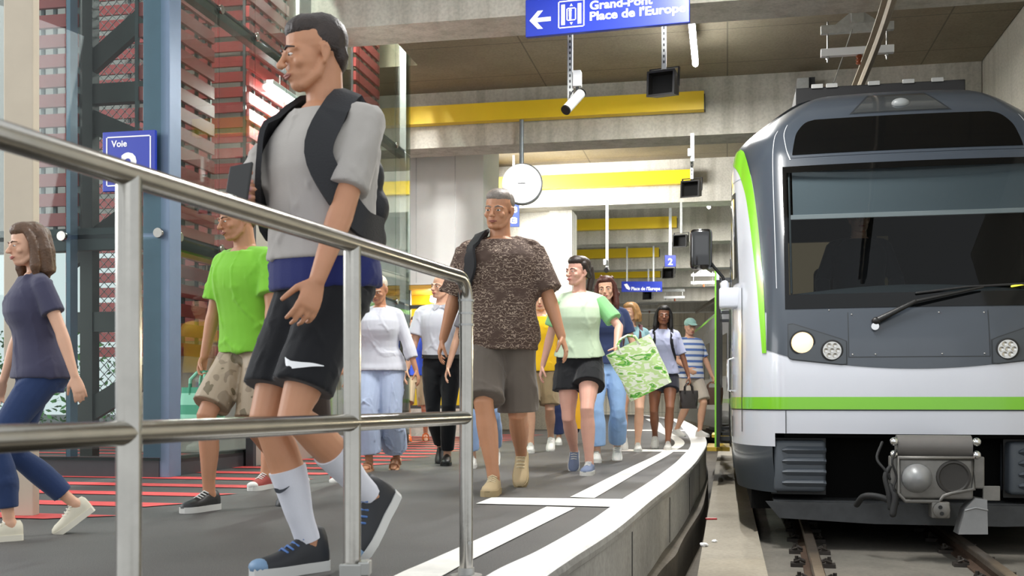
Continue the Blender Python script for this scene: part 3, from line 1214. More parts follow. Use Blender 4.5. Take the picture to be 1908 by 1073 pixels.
# red slatted screens behind the glass
def screen(label, a0, a1, z0, z1, along, off):
    c = (a0 + a1) / 2
    loc = st(off, c, z0) if along == 'v' else st(c, off, z0)
    root = thing('slatted_screen', label, 'screen', loc, 'red slatted screens in the lift tower')
    mb = MB(st)
    z = z0
    while z < z1:
        if along == 'v':
            mb.box((off - 0.02, a0, z), (off + 0.012, a1, z + 0.10))
        else:
            mb.box((a0, off - 0.012, z), (a1, off + 0.02, z + 0.10))
        z += 0.155
    mb.build('slats', m_redslat, root)
    mb = MB(st)
    n = 5
    for k in range(n + 1):
        q = a0 + (a1 - a0) * k / n
        if along == 'v':
            mb.box((off - 0.045, q - 0.012, z0), (off - 0.02, q + 0.012, z1))
        else:
            mb.box((q - 0.012, off + 0.02, z0), (q + 0.012, off + 0.045, z1))
    mb.build('battens', m_darkS, root)


screen('red slatted screen right behind the blue corner post', TV0 + 0.25, TV0 + 1.38, 0.9, 5.4, 'v', TU - 0.30)
screen('red slatted screen in the middle of the glass side, over the lift door', TV0 + 2.05, TV0 + 2.95, 2.3, 5.4, 'v', TU - 0.30)
screen('narrow red slatted screen at the far end of the glass side', TV0 + 4.75, TV0 + 5.6, 1.9, 5.4, 'v', TU - 0.25)
screen('red slatted screen behind the left front pane beside the beige pillar', TU - 1.55, TU - 1.02, 1.75, 5.4, 'u', TV0 + 0.55)
screen('red slatted screen deep inside the tower, seen past the black braces', TU - 2.6, TU - 0.5, 1.0, 5.4, 'u', TV0 + 3.2)

# pale inner wall of the shaft
mb = MB(st)
mb.box((TU - 2.4, TV0 + 3.5, 0.0), (TU - 0.45, TV0 + 3.6, 5.6))
mb.box((TU - 1.35, TV0 + 3.6, 0.0), (TU - 1.25, TV1 + 1.5, 5.6))
structure(mb.build('wall_lift', mat('pale shaft lining', '#bdb5ae', 0.7, var=0.1, vscale=3), None))


# black steel bracing inside the shaft
root = thing('bracing_frame', 'black steel lift frame with slanting braces behind the front glass', 'steel frame', st(TU - 0.6, TV0 + 0.9, 0))
m_frameS = mat('charcoal steel section', '#33322f', 0.55, 0.1, var=0.15)
V = TV0 + 0.85
for uu, w in ((TU - 1.14, 0.11), (TU - 0.59, 0.08)):
    mb = MB(st)
    mb.box((uu - w / 2, V, 0), (uu + w / 2, V + 0.10, ZT))
    mb.build('post', m_frameS, root)
for z in (1.10, 2.94, 4.5):
    mb = MB(st)
    mb.box((TU - 1.28, V + 0.01, z), (TU - 0.60, V + 0.09, z + 0.16))
    mb.build('cross_beam', m_frameS, root)


def brace(za, zb):
    mb = MB(st)
    mb.prism([(TU - 1.28, za), (TU - 0.60, zb), (TU - 0.60, zb + 0.20), (TU - 1.28, za + 0.20)], V + 0.02, V + 0.08)
    mb.build('brace', m_frameS, root)


brace(3.05, 3.56)
brace(2.78, 2.48)
brace(1.62, 2.06)
brace(0.28, 0.66)
brace(4.9, 4.65)
# wire mesh panels of the lift
mb = MB(st)
step = 0.075
u0, u1, z0, z1 = TU - 1.20, TU - 0.62, 0.3, 5.2
d = u1 - u0
k = z0 - d
while k < z1:
    for s in (1, -1):
        za, zb = (k, k + d) if s > 0 else (k + d, k)
        pa, pb = (u0, za), (u1, zb)
        ts = [0, 1]
        # clip to z0..z1
        t0, t1 = 0.0, 1.0
        dz = zb - za
        for lim, sign in ((z0, 1), (z1, -1)):
            t = (lim - za) / dz
            if (dz > 0) == (sign > 0):
                t0 = max(t0, t)
            else:
                t1 = min(t1, t)
        if t1 > t0 + 0.01:
            A_ = (u0 + d * t0, V + 0.13, za + dz * t0)
            B_ = (u0 + d * t1, V + 0.13, za + dz * t1)
            mb.tube([A_, B_], 0.0035, 4, cap='flat')
    k += step
r = thing('wire_mesh', 'diamond wire mesh guard behind the black lift frame', 'mesh guard', st(TU - 0.6, V + 0.13, 0.3))
mb.build('netting', m_steel2, r)
mb = MB(st)
for uu in (u0, u1):
    mb.box((uu - 0.015, V + 0.115, 0.0), (uu + 0.015, V + 0.145, z1))
mb.box((u0, V + 0.115, z1), (u1, V + 0.145, z1 + 0.03))
mb.box((u0, V + 0.115, z0 - 0.03), (u1, V + 0.145, z0))
mb.build('frame', m_darkS, r)

# brushed steel lift door on the side face
root = thing('lift_door', 'brushed steel lift door panel set in the glass side', 'lift door', st(TU + 0.07, TV0 + 1.75, 0))
mb = MB(st)
mb.box((TU + 0.05, TV0 + 1.33, 0.0), (TU + 0.10, TV0 + 2.65, 2.54), 0.006)
mb.build('door_panel', mat('brushed door steel', '#b9b4a8', 0.4, 0.55, var=0.05, vscale=3), root)
mb = MB(st)
mb.box((TU + 0.045, TV0 + 1.27, 0.0), (TU + 0.11, TV0 + 1.328, 2.56))
mb.build('door_jamb', m_darkS, root)
# lamps inside the tower; the two high ones are added to light the slats
tube_lamp('bright tube lamp inside the glass lift tower', TU - 0.16, 9.15, 10.45, 3.40, 'tower lamps', 0.10, 110)
tube_lamp('added unseen lamp high in the tower, lighting the slats behind the blue corner post', TU - 0.16, 7.3, 8.7, 5.45, 'tower lamps', 0.06, 180)
tube_lamp('added unseen lamp high in the far half of the tower, lighting the slats', TU - 0.16, 10.6, 12.2, 5.45, 'tower lamps', 0.06, 180)
# Voie sign
zs0 = 2.02
u0 = TU - 0.395


def vs(x, y, z):
    return st(u0 + x, TV0 - 0.10 + y, zs0 + z)


root = thing('track_sign', 'square blue track sign with white border on the glass tower front', 'sign', vs(0.19, 0, 0))
mb = MB(vs)
mb.box((0, 0, 0), (0.405, 0.03, 0.42), 0.004)
mb.build('sign_board', m_signblue, root)
mb = MB(vs)
frame_box(mb, 0.03, 0.375, 0.035, 0.385, 0.009)
mb.build('border', m_signwhite, root)
lettering('lettering', 'Voie', 0.064, vs, 0.07, 0.312, m_signwhite, root, bold=0.0015, y=-0.001)
lettering('numeral', '2', 0.27, vs, 0.145, 0.075, m_signwhite, root, bold=0.008, y=-0.001)
mb = MB(vs)
mb.box((0.16, 0.03, 0.15), (0.21, 0.07, 0.25))
mb.build('bracket', m_darkS, root)

# beige pillar at the left edge
mb = MB(ident)
c = ground(40, 962)
mb.box((c.x - 0.085, c.y, 0.0), (c.x + 0.055, c.y + 0.07, 5.0), 0.006)
structure(mb.build('pillar_1', m_beige, None), 'beige plastered pillar at the left edge')
# outside, beyond the tower: pale wall with openings and planting
mb = MB(st)
mb.box((-13, 15.3, 2.9), (-5.9, 15.44, 7))
structure(mb.build('wall_outside', mat('pale rendered facade', '#bdb4ae', 0.8, var=0.08), None))
mb = MB(st)
rng = random.Random(3)
for i in range(2600):
    c = Vector((rng.uniform(-13, -5.6), rng.uniform(14.2, 15.2), rng.uniform(0.0, 1.7) ** 0.9))
    s = rng.uniform(0.03, 0.075)
    t1 = Vector((rng.uniform(-1, 1), rng.uniform(-1, 1), rng.uniform(-0.6, 1))).normalized() * s
    t2 = t1.cross(Vector((rng.uniform(-1, 1), rng.uniform(-1, 1), rng.uniform(-1, 1)))).normalized() * s * 0.5
    mb.face([c - t1, c + t2, c + t1, c - t2])
o = mb.build('hedge', mat('hedge leaves', '#5f9a4e', 0.6, var=0.3, vscale=3), None, recalc=False)
tag(o, 'green hedge seen through the lower glass of the tower', 'hedge', kind='stuff')

# ------------------------------------------------------------------ stainless railing in the foreground
RP = [Vector((-0.6375, 1.786, 0)), Vector((-0.384, 2.578, 0)), Vector((-0.142, 3.33, 0))]
rd = (RP[2] - RP[0]).normalized()
ZR, ZM, RR = 0.925, 0.495, 0.0212
root = thing('handrail', 'stainless tube railing in the foreground', 'railing', RP[1])
start = RP[0] - rd * 2.3
cr = 0.07
bend = [RP[2] - rd * cr + Vector((0, 0, ZR))]
for k in range(1, 9):
    a_ = k / 8 * pi / 2
    bend.append(RP[2] + Vector((0, 0, ZR)) - rd * (cr * (1 - sin(a_))) - Vector((0, 0, cr * (1 - cos(a_)))))
mb = MB()
mb.tube([start + Vector((0, 0, ZR))] + bend + [RP[2]], RR, 20, cap='flat')
mb.build('top_rail', m_steel, root, smooth=40)
mb = MB()
mb.tube([start + Vector((0, 0, ZM)), RP[2] + Vector((0, 0, ZM))], RR * 0.98, 20, cap='flat')
mb.build('middle_rail', m_steel, root, smooth=40)
for p in (RP[0], RP[1]):
    mb = MB()
    mb.tube([p, p + Vector((0, 0, ZR - 0.004))], RR, 20, cap='flat')
    mb.build('post', m_steel, root, smooth=40)
for p in RP:
    mb = MB()
    mb.lathe([(0.05, 0.0), (0.05, 0.008), (0.026, 0.010), (0.025, 0.03)], p, 'z', 20)
    mb.build('base_flange', m_steel2, root, smooth=40)
p = RP[1]
mb = MB()
mb.box((p.x + 0.018, p.y - 0.03, 0.13), (p.x + 0.045, p.y + 0.02, 0.165), 0.004)
mb.box((p.x - 0.026, p.y - 0.032, 0.08), (p.x + 0.026, p.y - 0.018, 0.16), 0.003)
mb.build('clamp', m_steel2, root)
p = RP[2]
mb = MB()
for z in (0.855, 0.815, 0.78):
    mb.lathe([(RR + 0.0035, z), (RR + 0.0035, z + 0.006)], p, 'z', 20)
mb.lathe([(0.006, -0.008), (0.006, 0.0)], (p.x + 0.012, p.y - RR + 0.0, 0.11), 'y', 10)
mb.build('wire_ties', m_steel2, root)

# bits of litter on the concrete strip
for (px, py, s, lab) in ((1312, 1018, 0.03, 'crumpled white paper scrap on the concrete strip, larger one'), (1331, 1010, 0.022, 'smaller white paper scrap on the concrete strip')):
    p = ground(px, py, -0.49)
    mb = MB()
    mb.ball(p + Vector((0, 0, s * 0.4)), (s, s * 0.8, s * 0.45), seg=10, rings=6)
    rng = random.Random(px)
    mb.v = [q + Vector((rng.uniform(-1, 1), rng.uniform(-1, 1), rng.uniform(-0.5, 0.6))) * s * 0.25 for q in mb.v]
    tag(mb.build('paper_scrap', m_signwhite, None), lab, 'litter')
p = ground(1325, 968, -0.49)
mb = MB()
mb.box((p.x - 0.05, p.y - 0.02, -0.49), (p.x + 0.05, p.y + 0.02, -0.475), 0.004)
tag(mb.build('wrapper', mat('red wrapper', '#a8242a', 0.4), None), 'small red wrapper on the concrete strip beside the platform', 'litter')

# ================================================================== THE TRAIN
# train frame: u from the centre line, v back from the nose, z over the platform
T0 = Vector((2.956, 7.8, 0))
T_D = Vector((SA, CA, 0))
T_R = Vector((CA, -SA, 0))


def tr(u, v, z=0.0):
    return T0 + T_R * u + T_D * v + Vector((0, 0, z))


HALF, FLAT, NOSE = 1.325, 0.90, 0.96


def interp(x, tab):
    if x <= tab[0][0]:
        return tab[0][1]
    for (a, b), (c, d) in zip(tab[:-1], tab[1:]):
        if x <= c:
            t = (x - a) / (c - a)
            return b + (d - b) * t
    return tab[-1][1]


def smooth_tab(tab):
    """dense Catmull-Rom version of a table"""
    P = spline([(a, b, 0) for a, b in tab], 120)
    return [(p.x, p.y) for p in P]


LEAN = smooth_tab([(-0.4, 0.06), (0.3, 0.0), (0.85, 0.0), (1.23, 0.08), (1.8, 0.27), (2.4, 0.52), (2.6, 0.63), (2.88, 0.86), (3.05, 1.05), (3.15, 1.28), (3.17, 1.45)])
WID = smooth_tab([(-0.4, 0.93), (0.0, 0.985), (0.3, 1.0), (1.2, 1.0), (2.3, 1.0), (2.62, 0.985), (2.76, 0.94), (2.95, 0.79), (3.08, 0.66), (3.15, 0.56), (3.17, 0.5)])


def P(s, z, off=0.0):
    """body surface: s runs around the nose from the centre (0) to the side (1.9+), sign gives the side"""
    sg_ = -1 if s < 0 else 1
    a = abs(s)
    if a <= FLAT:
        u = a
        v = 0.04 * (a / FLAT) ** 2
        nu, nv = 0.09 * (a / FLAT), -1.0
    elif a <= FLAT + 1.0:
        f = (a - FLAT) * pi / 2
        u = FLAT + (HALF - FLAT) * sin(f)
        v = 0.04 + NOSE * (1 - cos(f))
        nu, nv = NOSE * sin(f) + 0.09 * cos(f), -(HALF - FLAT) * cos(f)
    else:
        u = HALF
        v = 0.04 + NOSE + (a - FLAT - 1.0)
        nu, nv = 1.0, 0.0
    fade = max(0.0, 1.0 - max(0.0, a - 1.5) / 0.9)
    l = interp(z, LEAN) * (fade if a < 2.4 else 0.0)
    n = Vector((nu, nv)).normalized()
    w = interp(z, WID)
    return tr(sg_ * (u * w + n.x * off), v + l + n.y * off, z)


def patch(name, m, s0, s1, z0, z1, off=0.0, na=40, nb=24, parent=None, solid=0.0, smooth=50):
    """skin between two s curves (functions of z) or two z curves (functions of s)"""
    F = lambda q: q if callable(q) else (lambda _: q)
    s0, s1, z0, z1 = F(s0), F(s1), F(z0), F(z1)
    mb = MB(lambda x, y, z: Vector((x, y, z)))

    zfun = z0(0.123) != z0(0.7) or z1(0.123) != z1(0.7)

    def fn(a, b, o=off):
        if zfun:
            s = s0(0) + (s1(0) - s0(0)) * a
            z = z0(s) + (z1(s) - z0(s)) * b
        else:
            z = z0(0) + (z1(0) - z0(0)) * b
            s = s0(z) + (s1(z) - s0(z)) * a
        return P(s, z, o)
    mb.grid(fn, na, nb)
    o = mb.build(name, m, parent, smooth=smooth, recalc=False)
    return o


train = thing('train', 'white, green and dark grey commuter train standing at the platform', 'train', tr(0, 1.0, -0.45))
m_tw = mat('white train lacquer', '#cccfd8', 0.22, coat=0.6, var=0.015, vscale=2)
m_tg = mat('green train lacquer', '#7ac328', 0.25, coat=0.6)
m_td = mat('slate grey train lacquer', '#394049', 0.3, coat=0.35, var=0.04, vscale=4)
m_td2 = mat('darker slate skirt', '#363c43', 0.4, coat=0.3, var=0.06)
m_tb = mat('gloss black glazing', '#08090a', 0.08, coat=0.0, spec=0.35)
m_seam = mat('dark panel seam', '#24282c', 0.5)
m_wind = glass('tinted windscreen', '#b4bcbe', 0.06)
m_chrome = mat('chrome', '#d8d8d8', 0.12, 1.0)


def zb(s):                       # lower rim of the slate mask
    return 0.777 + 0.150 * (min(abs(s), 1.2) / 1.16) ** 2


SM = smooth_tab([(0.9, 1.16), (1.2, 1.175), (1.5, 1.195), (2.0, 1.255), (2.35, 1.33), (2.6, 1.45), (2.70, 1.62), (2.78, 2.2), (2.84, 3.0)])
SG = smooth_tab([(0.9, 1.21), (1.2, 1.245), (1.5, 1.28), (2.0, 1.365), (2.3, 1.455), (2.5, 1.62), (2.60, 1.95), (2.66, 2.6), (2.70, 3.4)])
ZS = -0.15
# white shell without the windscreen hole
WS, WZ0, WZ1 = 0.95, 1.235, 2.40
patch('white_shell', m_tw, -4.0, 4.0, 0.30, WZ0, 0, 160, 24, train)
for sgn in (-1, 1):
    patch('white_shell', m_tw, sgn * WS, sgn * 4.0, WZ0, WZ1, 0, 70, 30, train)
patch('roof_shell', m_td, -4.0, 4.0, WZ1, 3.17, 0, 160, 40, train)
# roof lid
mb = MB()
ring = []
for k in range(161):
    ring.append(P(-4.0 + 8.0 * k / 160, 3.17))
ids = [mb.pt(p) for p in ring]
for k in range(80):
    a, b, c, d = ids[k], ids[k + 1], ids[160 - k - 1], ids[160 - k]
    if b != c:
        mb.f.append([a, b, c, d])
    else:
        mb.f.append([a, b, d])
mb.build('roof_lid', m_td, train)
# lower white corners, dark skirt corners
for sgn in (-1, 1):
    patch('white_corner', m_tw, sgn * 1.07, sgn * 4.0, 0.20, 0.30, 0, 70, 4, train)
    patch('skirt_corner', m_td2, sgn * 1.10, sgn * 4.0, ZS, 0.20, 0, 70, 10, train)
    mb = MB()
    mb.grid(lambda a, b: P(sgn * (1.10 + 2.90 * a), 0.20, -0.12 * b), 70, 1)
    mb.build('skirt_shelf', m_td2, train, recalc=False)
# slate mask, lower part and cheeks
patch('face_mask', m_td, -1.16, 1.16, zb, lambda s: WZ0, 0.004, 90, 16, train)
for sgn in (-1, 1):
    patch('face_mask', m_td, lambda z: sgn * WS, lambda z: sgn * interp(z, SM), 0.92 + 0.315 * 0 + 0.30, WZ1, 0.004, 24, 50, train)
    # keep the cheek below the sill closed
    patch('green_band', m_tg, lambda z: sgn * interp(z, SM), lambda z: sgn * interp(z, SG), 0.905, 2.70, 0.007, 14, 90, train)
    patch('white_flank', m_tw, lambda z: sgn * interp(z, SG), lambda z: sgn * 4.0, WZ1, 2.695, 0.003, 50, 20, train)
# green waist stripe
for nm, z0, z1, m, off in (('waist_stripe', 0.480, 0.572, m_tg, 0.004), ('stripe_shadow_gap', 0.470, 0.480, m_seam, 0.003)):
    patch(nm, m, -4.0, 4.0, z0, z1, off, 150, 2, train)
# bright lip below the stripe, upright seams
for sgn in (-1, 1):
    patch('panel_seam', m_seam, sgn * 0.945, sgn * 0.953, 0.30, 0.47, 0.005, 1, 8, train)


# interior of the cab
m_cab = mat('dark cab lining', '#1a1b1d', 0.7)
mb = MB(tr)
mb.box((-1.22, 2.1, 0.3), (-0.98, 2.15, 2.75))
mb.box((-0.98, 2.1, 0.3), (-0.40, 2.15, 1.42))
mb.box((-0.98, 2.1, 2.02), (-0.40, 2.15, 2.75))
mb.box((-0.40, 2.1, 0.3), (1.22, 2.15, 2.75))
mb.build('cab_bulkhead', m_cab, train)
mb = MB(tr)
mb.box((-0.98, 2.16, 1.42), (-0.40, 2.2, 2.02))
mb.build('bulkhead_window', mat('glowing cream saloon lining', '#cdb892', 0.6, emit=0.12), train)  # slight emission in the lining stands for the lit saloon behind
mb = MB(tr)
mb.box((-0.02, 2.08, 1.55), (0.08, 2.098, 2.05))
mb.build('bulkhead_panel', mat('glowing tan saloon strip', '#8f805f', 0.6, emit=0.04), train)  # faint emission painted in as saloon glow, no lamp here
mb = MB(tr)
mb.box((-1.12, 0.52, 0.3), (1.12, 2.1, 0.34))
mb.build('cab_floor', m_cab, train)
mb = MB(tr)
mb.box((-0.95, 1.0, 2.60), (0.95, 2.1, 2.64))
mb.build('cab_ceiling', m_cab, train)
mb = MB(tr)
mb.grid(lambda a, b: (-0.90 + 1.8 * a, 0.14 + 0.55 * b, 1.27 + 0.16 * sin(pi * min(1, b * 1.1)) * (0.6 + 0.4 * sin(pi * a))), 30, 12)
mb.build('dashboard', mat('grey dashboard', '#50565a', 0.6), train, smooth=True)
mb = MB(tr)
mb.box((-0.62, 1.45, 0.34), (-0.12, 1.60, 1.70), 0.05)
mb.build('cab_seat_back', m_cab, train)
mb = MB(tr)
mb.tube([(0.93, 0.5, 1.35), (0.94, 0.55, 1.55)], 0.012, 8)
mb.build('emergency_hammer', mat('red plastic', '#c02020', 0.4), train)
# roller blind behind the screen with its pale bar
mb = MB(tr)


def blindpt(a, b):
    z = 1.985 + 0.40 * b
    u = -0.86 + 1.72 * a
    return (u, interp(z, LEAN) + 0.09, z)


mb.grid(blindpt, 10, 8)
mb.build('roller_blind', mat('slate roller blind', '#8f979d', 0.75), train)
mb = MB(tr)
mb.box((-0.88, interp(1.97, LEAN) + 0.075, 1.955), (0.88, interp(1.97, LEAN) + 0.10, 1.992), 0.004)
mb.build('blind_bar', mat('pale blind bar', '#f4f4f4', 0.4), train)
for sgn in (-1, 1):
    mb = MB(tr)
    mb.tube([(sgn * 0.885, interp(1.36, LEAN) + 0.07, 1.36), (sgn * 0.885, interp(2.38, LEAN) + 0.07, 2.38)], 0.009, 8)
    mb.build('blind_guide', mat('guide wire', '#6f7476', 0.4, 0.5), train)
# windscreen with black printed border
patch('windscreen', m_wind, -WS, WS, WZ0, WZ1, 0.006, 40, 30, train)
for (a0, a1, b0, b1) in ((-WS, WS, WZ0, 1.345), (-WS, WS, 2.345, WZ1), (-WS, -0.905, 1.345, 2.345), (0.905, WS, 1.345, 2.345)):
    patch('windscreen_border', m_tb, a0, a1, b0, b1, 0.009, 24, 14, train)
# destination display
DS0 = smooth_tab([(2.50, 0.86), (2.62, 0.85), (2.72, 0.84), (2.79, 0.825), (2.82, 0.80), (2.835, 0.75)])
patch('destination_display', m_tb, lambda z: -interp(z, DS0), lambda z: interp(z, DS0), 2.50, 2.835, 0.008, 40, 24, train)
patch('display_rim', m_td, lambda z: -interp(z, DS0) - 0.03, lambda z: interp(z, DS0) + 0.03, 2.475, 2.86, 0.004, 40, 24, train)
# marker lamp behind its trapezoid pane
patch('marker_lamp_pane', mat('smoky marker pane', '#34383b', 0.15, coat=1.0), lambda z: -0.43 + (z - 2.88) / 0.19 * 0.11, lambda z: 0.43 - (z - 2.88) / 0.19 * 0.11, 2.88, 3.07, 0.006, 24, 12, train)
patch('pane_rim', m_seam, lambda z: -0.455 + (z - 2.87) / 0.21 * 0.115, lambda z: 0.455 - (z - 2.87) / 0.21 * 0.115, 2.868, 3.08, 0.003, 24, 12, train)
mb = MB()
q = P(0.02, 2.955, 0.0)
mb.ball(q, (0.075, 0.045, 0.045))
mb.build('marker_lamp', mat('frosted lamp dome', '#85898a', 0.3, coat=0.3), train, smooth=True)
# fine bright seams of the A pillars
for sgn in (-1, 1):
    patch('pillar_seam', mat('pale seam sealant', '#b8bcc0', 0.4), lambda z: sgn * (1.06 + (2.62 - z) * -0.02), lambda z: sgn * (1.068 + (2.62 - z) * -0.02), 1.4, 2.75, 0.006, 1, 30, train)
    patch('brow_seam', MATS['pale seam sealant'], lambda z: sgn * (0.885 + (z - 2.5) * 0.35), lambda z: sgn * (0.893 + (z - 2.5) * 0.35), 2.46, 2.80, 0.006, 1, 12, train)
# front service flap outline and screws
for (a0, a1, b0, b1) in ((-0.49, -0.484, 0.865, 1.20), (0.484, 0.49, 0.865, 1.20), (-0.49, 0.49, 0.862, 0.868)):
    patch('flap_seam', m_seam, a0, a1, b0, b1, 0.006, 8, 8, train)
for s_, z_ in ((-0.46, 1.185), (0.15, 1.19), (0.46, 1.185), (-0.46, 0.885), (-0.30, 0.885), (0.16, 0.885), (0.45, 0.885), (-0.62, 1.22)):
    mb = MB()
    mb.ball(P(s_, z_, 0.004), 0.0075, seg=8, rings=6)
    mb.build('screw', m_chrome, train, smooth=True)
# headlight clusters
m_lens = emission('lit headlamp glass', '#ffd9a0', 1.15)
m_refl = mat('headlamp reflector', '#c9c7c2', 0.2, 0.9)
for sgn in (-1, 1):
    def cl_edge(s):
        a = abs(s)
        return interp(a, [(0.50, 0.985), (0.54, 1.005), (0.88, 1.125), (0.925, 1.12)])

    def cl_low(s):
        a = abs(s)
        return interp(a, [(0.50, 0.81), (0.53, 0.805), (0.90, 0.848), (0.925, 0.87)])
    cl = patch('headlight_cluster', mat('cluster plate', '#343a40', 0.4, coat=0.3), sgn * 0.505, sgn * 0.92, lambda s: cl_low(s) + 0.008, lambda s: cl_edge(s) - 0.008, 0.010, 20, 10, train)
    patch('cluster_rim', m_seam, sgn * 0.497, sgn * 0.928, lambda s: cl_low(s), lambda s: cl_edge(s), 0.007, 20, 10, train)
    for (a, z, r, on) in ((0.815, 0.975, 0.082, True), (0.605, 0.915, 0.070, False)):
        q = P(sgn * a, z, 0.006)
        qf = lambda x, y, zz, q=q: q + T_R * x + T_D * y + Vector((0, 0, zz))
        mb = MB(qf)
        mb.lathe([(r * 1.14, 0.005), (r * 1.14, -0.012), (r * 1.0, -0.014), (r * 0.98, 0.0)], (0, 0, 0), 'y', 28)
        mb.build('lamp_bezel', m_black, cl, smooth=40)
        mb = MB(qf)
        if on:
            mb.lathe([(r * 0.98, -0.006), (r * 0.9, -0.016), (r * 0.5, -0.026), (0.002, -0.03)], (0, 0, 0), 'y', 28)
            mb.build('headlamp', m_lens, cl, smooth=True)
            lp = bpy.data.lights.new('headlamp_beam', 'SPOT')
            lp.energy = 30
            lp.color = (1, 0.85, 0.6)
            lp.spot_size = radians(100)
            lp.shadow_soft_size = 0.06
            lo = bpy.data.objects.new('headlamp_beam', lp)
            COL.objects.link(lo)
            lo.location = q - T_D * 0.06 - BASE[cl.name]
            lo.rotation_euler = (-T_D + Vector((0, 0, -0.15))).to_track_quat('-Z', 'Y').to_euler()
            lo.parent = cl
        else:
            mb.lathe([(r * 0.98, -0.006), (r * 0.95, -0.012), (0.002, -0.012)], (0, 0, 0), 'y', 28)
            for k in range(7):
                aa = k * pi / 3
                rr = 0 if k == 6 else r * 0.60
                mb.lathe([(r * 0.27, -0.012), (r * 0.25, -0.018), (r * 0.12, -0.014), (0.001, -0.014)], (rr * cos(aa), 0, rr * sin(aa)), 'y', 12)
            mb.build('auxiliary_lamp', m_refl, cl, smooth=40)
# wiper
mb = MB()
A_ = P(-0.29, 1.13, 0.03)
B_ = P(-0.02, 1.27, 0.06)
C_ = P(0.45, 1.37, 0.05)
D_ = P(0.75, 1.40, 0.035)
mb.tube([A_, B_], [0.026, 0.016], 10)
mb.tube([B_, C_], [0.014, 0.010], 8)
mb.ball(A_, (0.035, 0.03, 0.03))
mb.build('wiper_arm', m_black, train, smooth=True)
mb = MB()
mb.tube([P(0.0, 1.335, 0.02), P(0.35, 1.375, 0.022), P(0.8, 1.395, 0.022)], 0.009, 8)
mb.build('wiper_blade', m_rubber, train, smooth=True)
mb = MB()
mb.tube([P(-0.30, 1.09, 0.0), P(-0.30, 1.09, 0.035)], 0.028, 12, cap='flat')
mb.build('wiper_pivot', m_chrome, train, smooth=40)
mb = MB()
mb.tube([P(0.66, 1.375, 0.02), P(0.80, 1.40, 0.018), P(0.98, 1.445, 0.018)], 0.008, 6)
mb.build('warning_strip', emission('yellow strip', '#e6e34a', 0.5), train)

# under-front recess, plough, buffers
mb = MB(tr)
mb.box((-1.18, 0.42, -0.30), (1.18, 0.5, 0.34))
mb.box((-0.94, 0.12, 0.27), (0.94, 0.5, 0.31))
mb.box((-1.18, 0.5, -0.30), (-1.10, 3.5, 0.3))
mb.box((1.10, 0.5, -0.30), (1.18, 3.5, 0.3))
mb.build('underframe', mat('black underframe', '#070707', 0.9, spec=0.2), train)
mb = MB(tr)
mb.prism([(-1.08, -0.215), (1.08, -0.215), (1.02, -0.345), (0.6, -0.365), (-0.3, -0.365), (-0.98, -0.335)], 0.06, 0.13)
mb.box((-1.02, 0.13, -0.22), (1.02, 0.45, -0.205))
mb.build('snow_plough', mat('worn dark plough', '#3b3d3f', 0.45, 0.3, var=0.3, vscale=6), train)
for sgn in (-1, 1):
    c0 = sgn * 0.83
    mb = MB(tr)
    mb.box((c0 - 0.19, 0.10, -0.14), (c0 + 0.19, 0.40, 0.245), 0.03)
    b = mb.build('climb_buffer', mat('slate buffer plastic', '#4a5057', 0.5, var=0.05), train, smooth=40)
    for k in range(4):
        z = -0.075 + k * 0.082
        mb = MB(tr)
        rows = []
        for x, sc_ in ((c0 - 0.13, 0.35), (c0 - 0.09, 1), (c0 + 0.17, 1), (c0 + 0.19, 0.6)):
            rows.append([mb.pt((x, 0.101, z - 0.028 * sc_)), mb.pt((x, 0.068, z + 0.004 * sc_)), mb.pt((x, 0.101, z + 0.032 * sc_))])
        for a, c in zip(rows[:-1], rows[1:]):
            for q in range(2):
                mb.f.append([a[q], a[q + 1], c[q + 1], c[q]])
        mb.f.append(rows[0])
        mb.f.append(rows[-1][::-1])
        mb.build('buffer_rib', MATS['slate buffer plastic'], b)
    mb = MB(tr)
    mb.box((c0 - 0.20, 0.24, -0.17), (c0 + 0.20, 0.28, 0.26))
    mb.build('buffer_back', m_black, train)
# coupler
m_coup = mat('grey coupler casting', '#75736f', 0.48, 0.35, var=0.15, vscale=12)
m_coup2 = mat('pale grey coupler paint', '#8d8e8f', 0.42, 0.3, var=0.1)
cx = 0.045


def cp(x, y, z):
    return tr(cx + x, -0.40 + y, z)


cr_ = None
mb = MB(cp)
mb.box((-0.245, 0.0, -0.135), (0.245, 0.20, 0.145), 0.02)
cr_ = mb.build('coupler_head', m_coup, train, smooth=40)
mb = MB(cp)
frame = [(-0.245, -0.10), (-0.20, -0.15), (0.02, -0.15), (0.05, -0.11), (0.10, -0.09), (0.245, -0.06), (0.245, 0.15), (-0.245, 0.15)]
mb.tube([(x, -0.004, z) for x, z in frame + frame[:1]], 0.014, 8, cap=None)
mb.build('face_rim', m_coup, cr_, smooth=True)
mb = MB(cp)
mb.lathe([(0.105, 0.01), (0.098, -0.02), (0.082, -0.06), (0.055, -0.095), (0.03, -0.11), (0.002, -0.113)], (-0.125, 0, 0.01), 'y', 28)
mb.build('centring_cone', m_coup2, cr_, smooth=True)
mb = MB(cp)
mb.lathe([(0.115, -0.001), (0.112, -0.012), (0.098, -0.014), (0.090, -0.004), (0.075, -0.003), (0.002, -0.002)], (0.115, 0, 0.02), 'y', 28)
mb.build('centring_cup', mat('dark coupler cup', '#3a3836', 0.6, 0.3), cr_, smooth=40)
mb = MB(cp)
mb.tube([(-0.245, 0.10, 0.225), (0.245, 0.10, 0.225)], 0.080, 24, cap='flat')
mb.build('cover_drum', mat('coupler cover', '#65625f', 0.55, 0.1, var=0.08), train, smooth=40)
for x in (-0.27, 0.27):
    for z in (0.26, 0.17):
        mb = MB(cp)
        mb.ball((x, 0.03, z), (0.03, 0.03, 0.03), seg=12, rings=8)
        mb.build('cover_bolt', m_chrome, train, smooth=True)
mb = MB(cp)
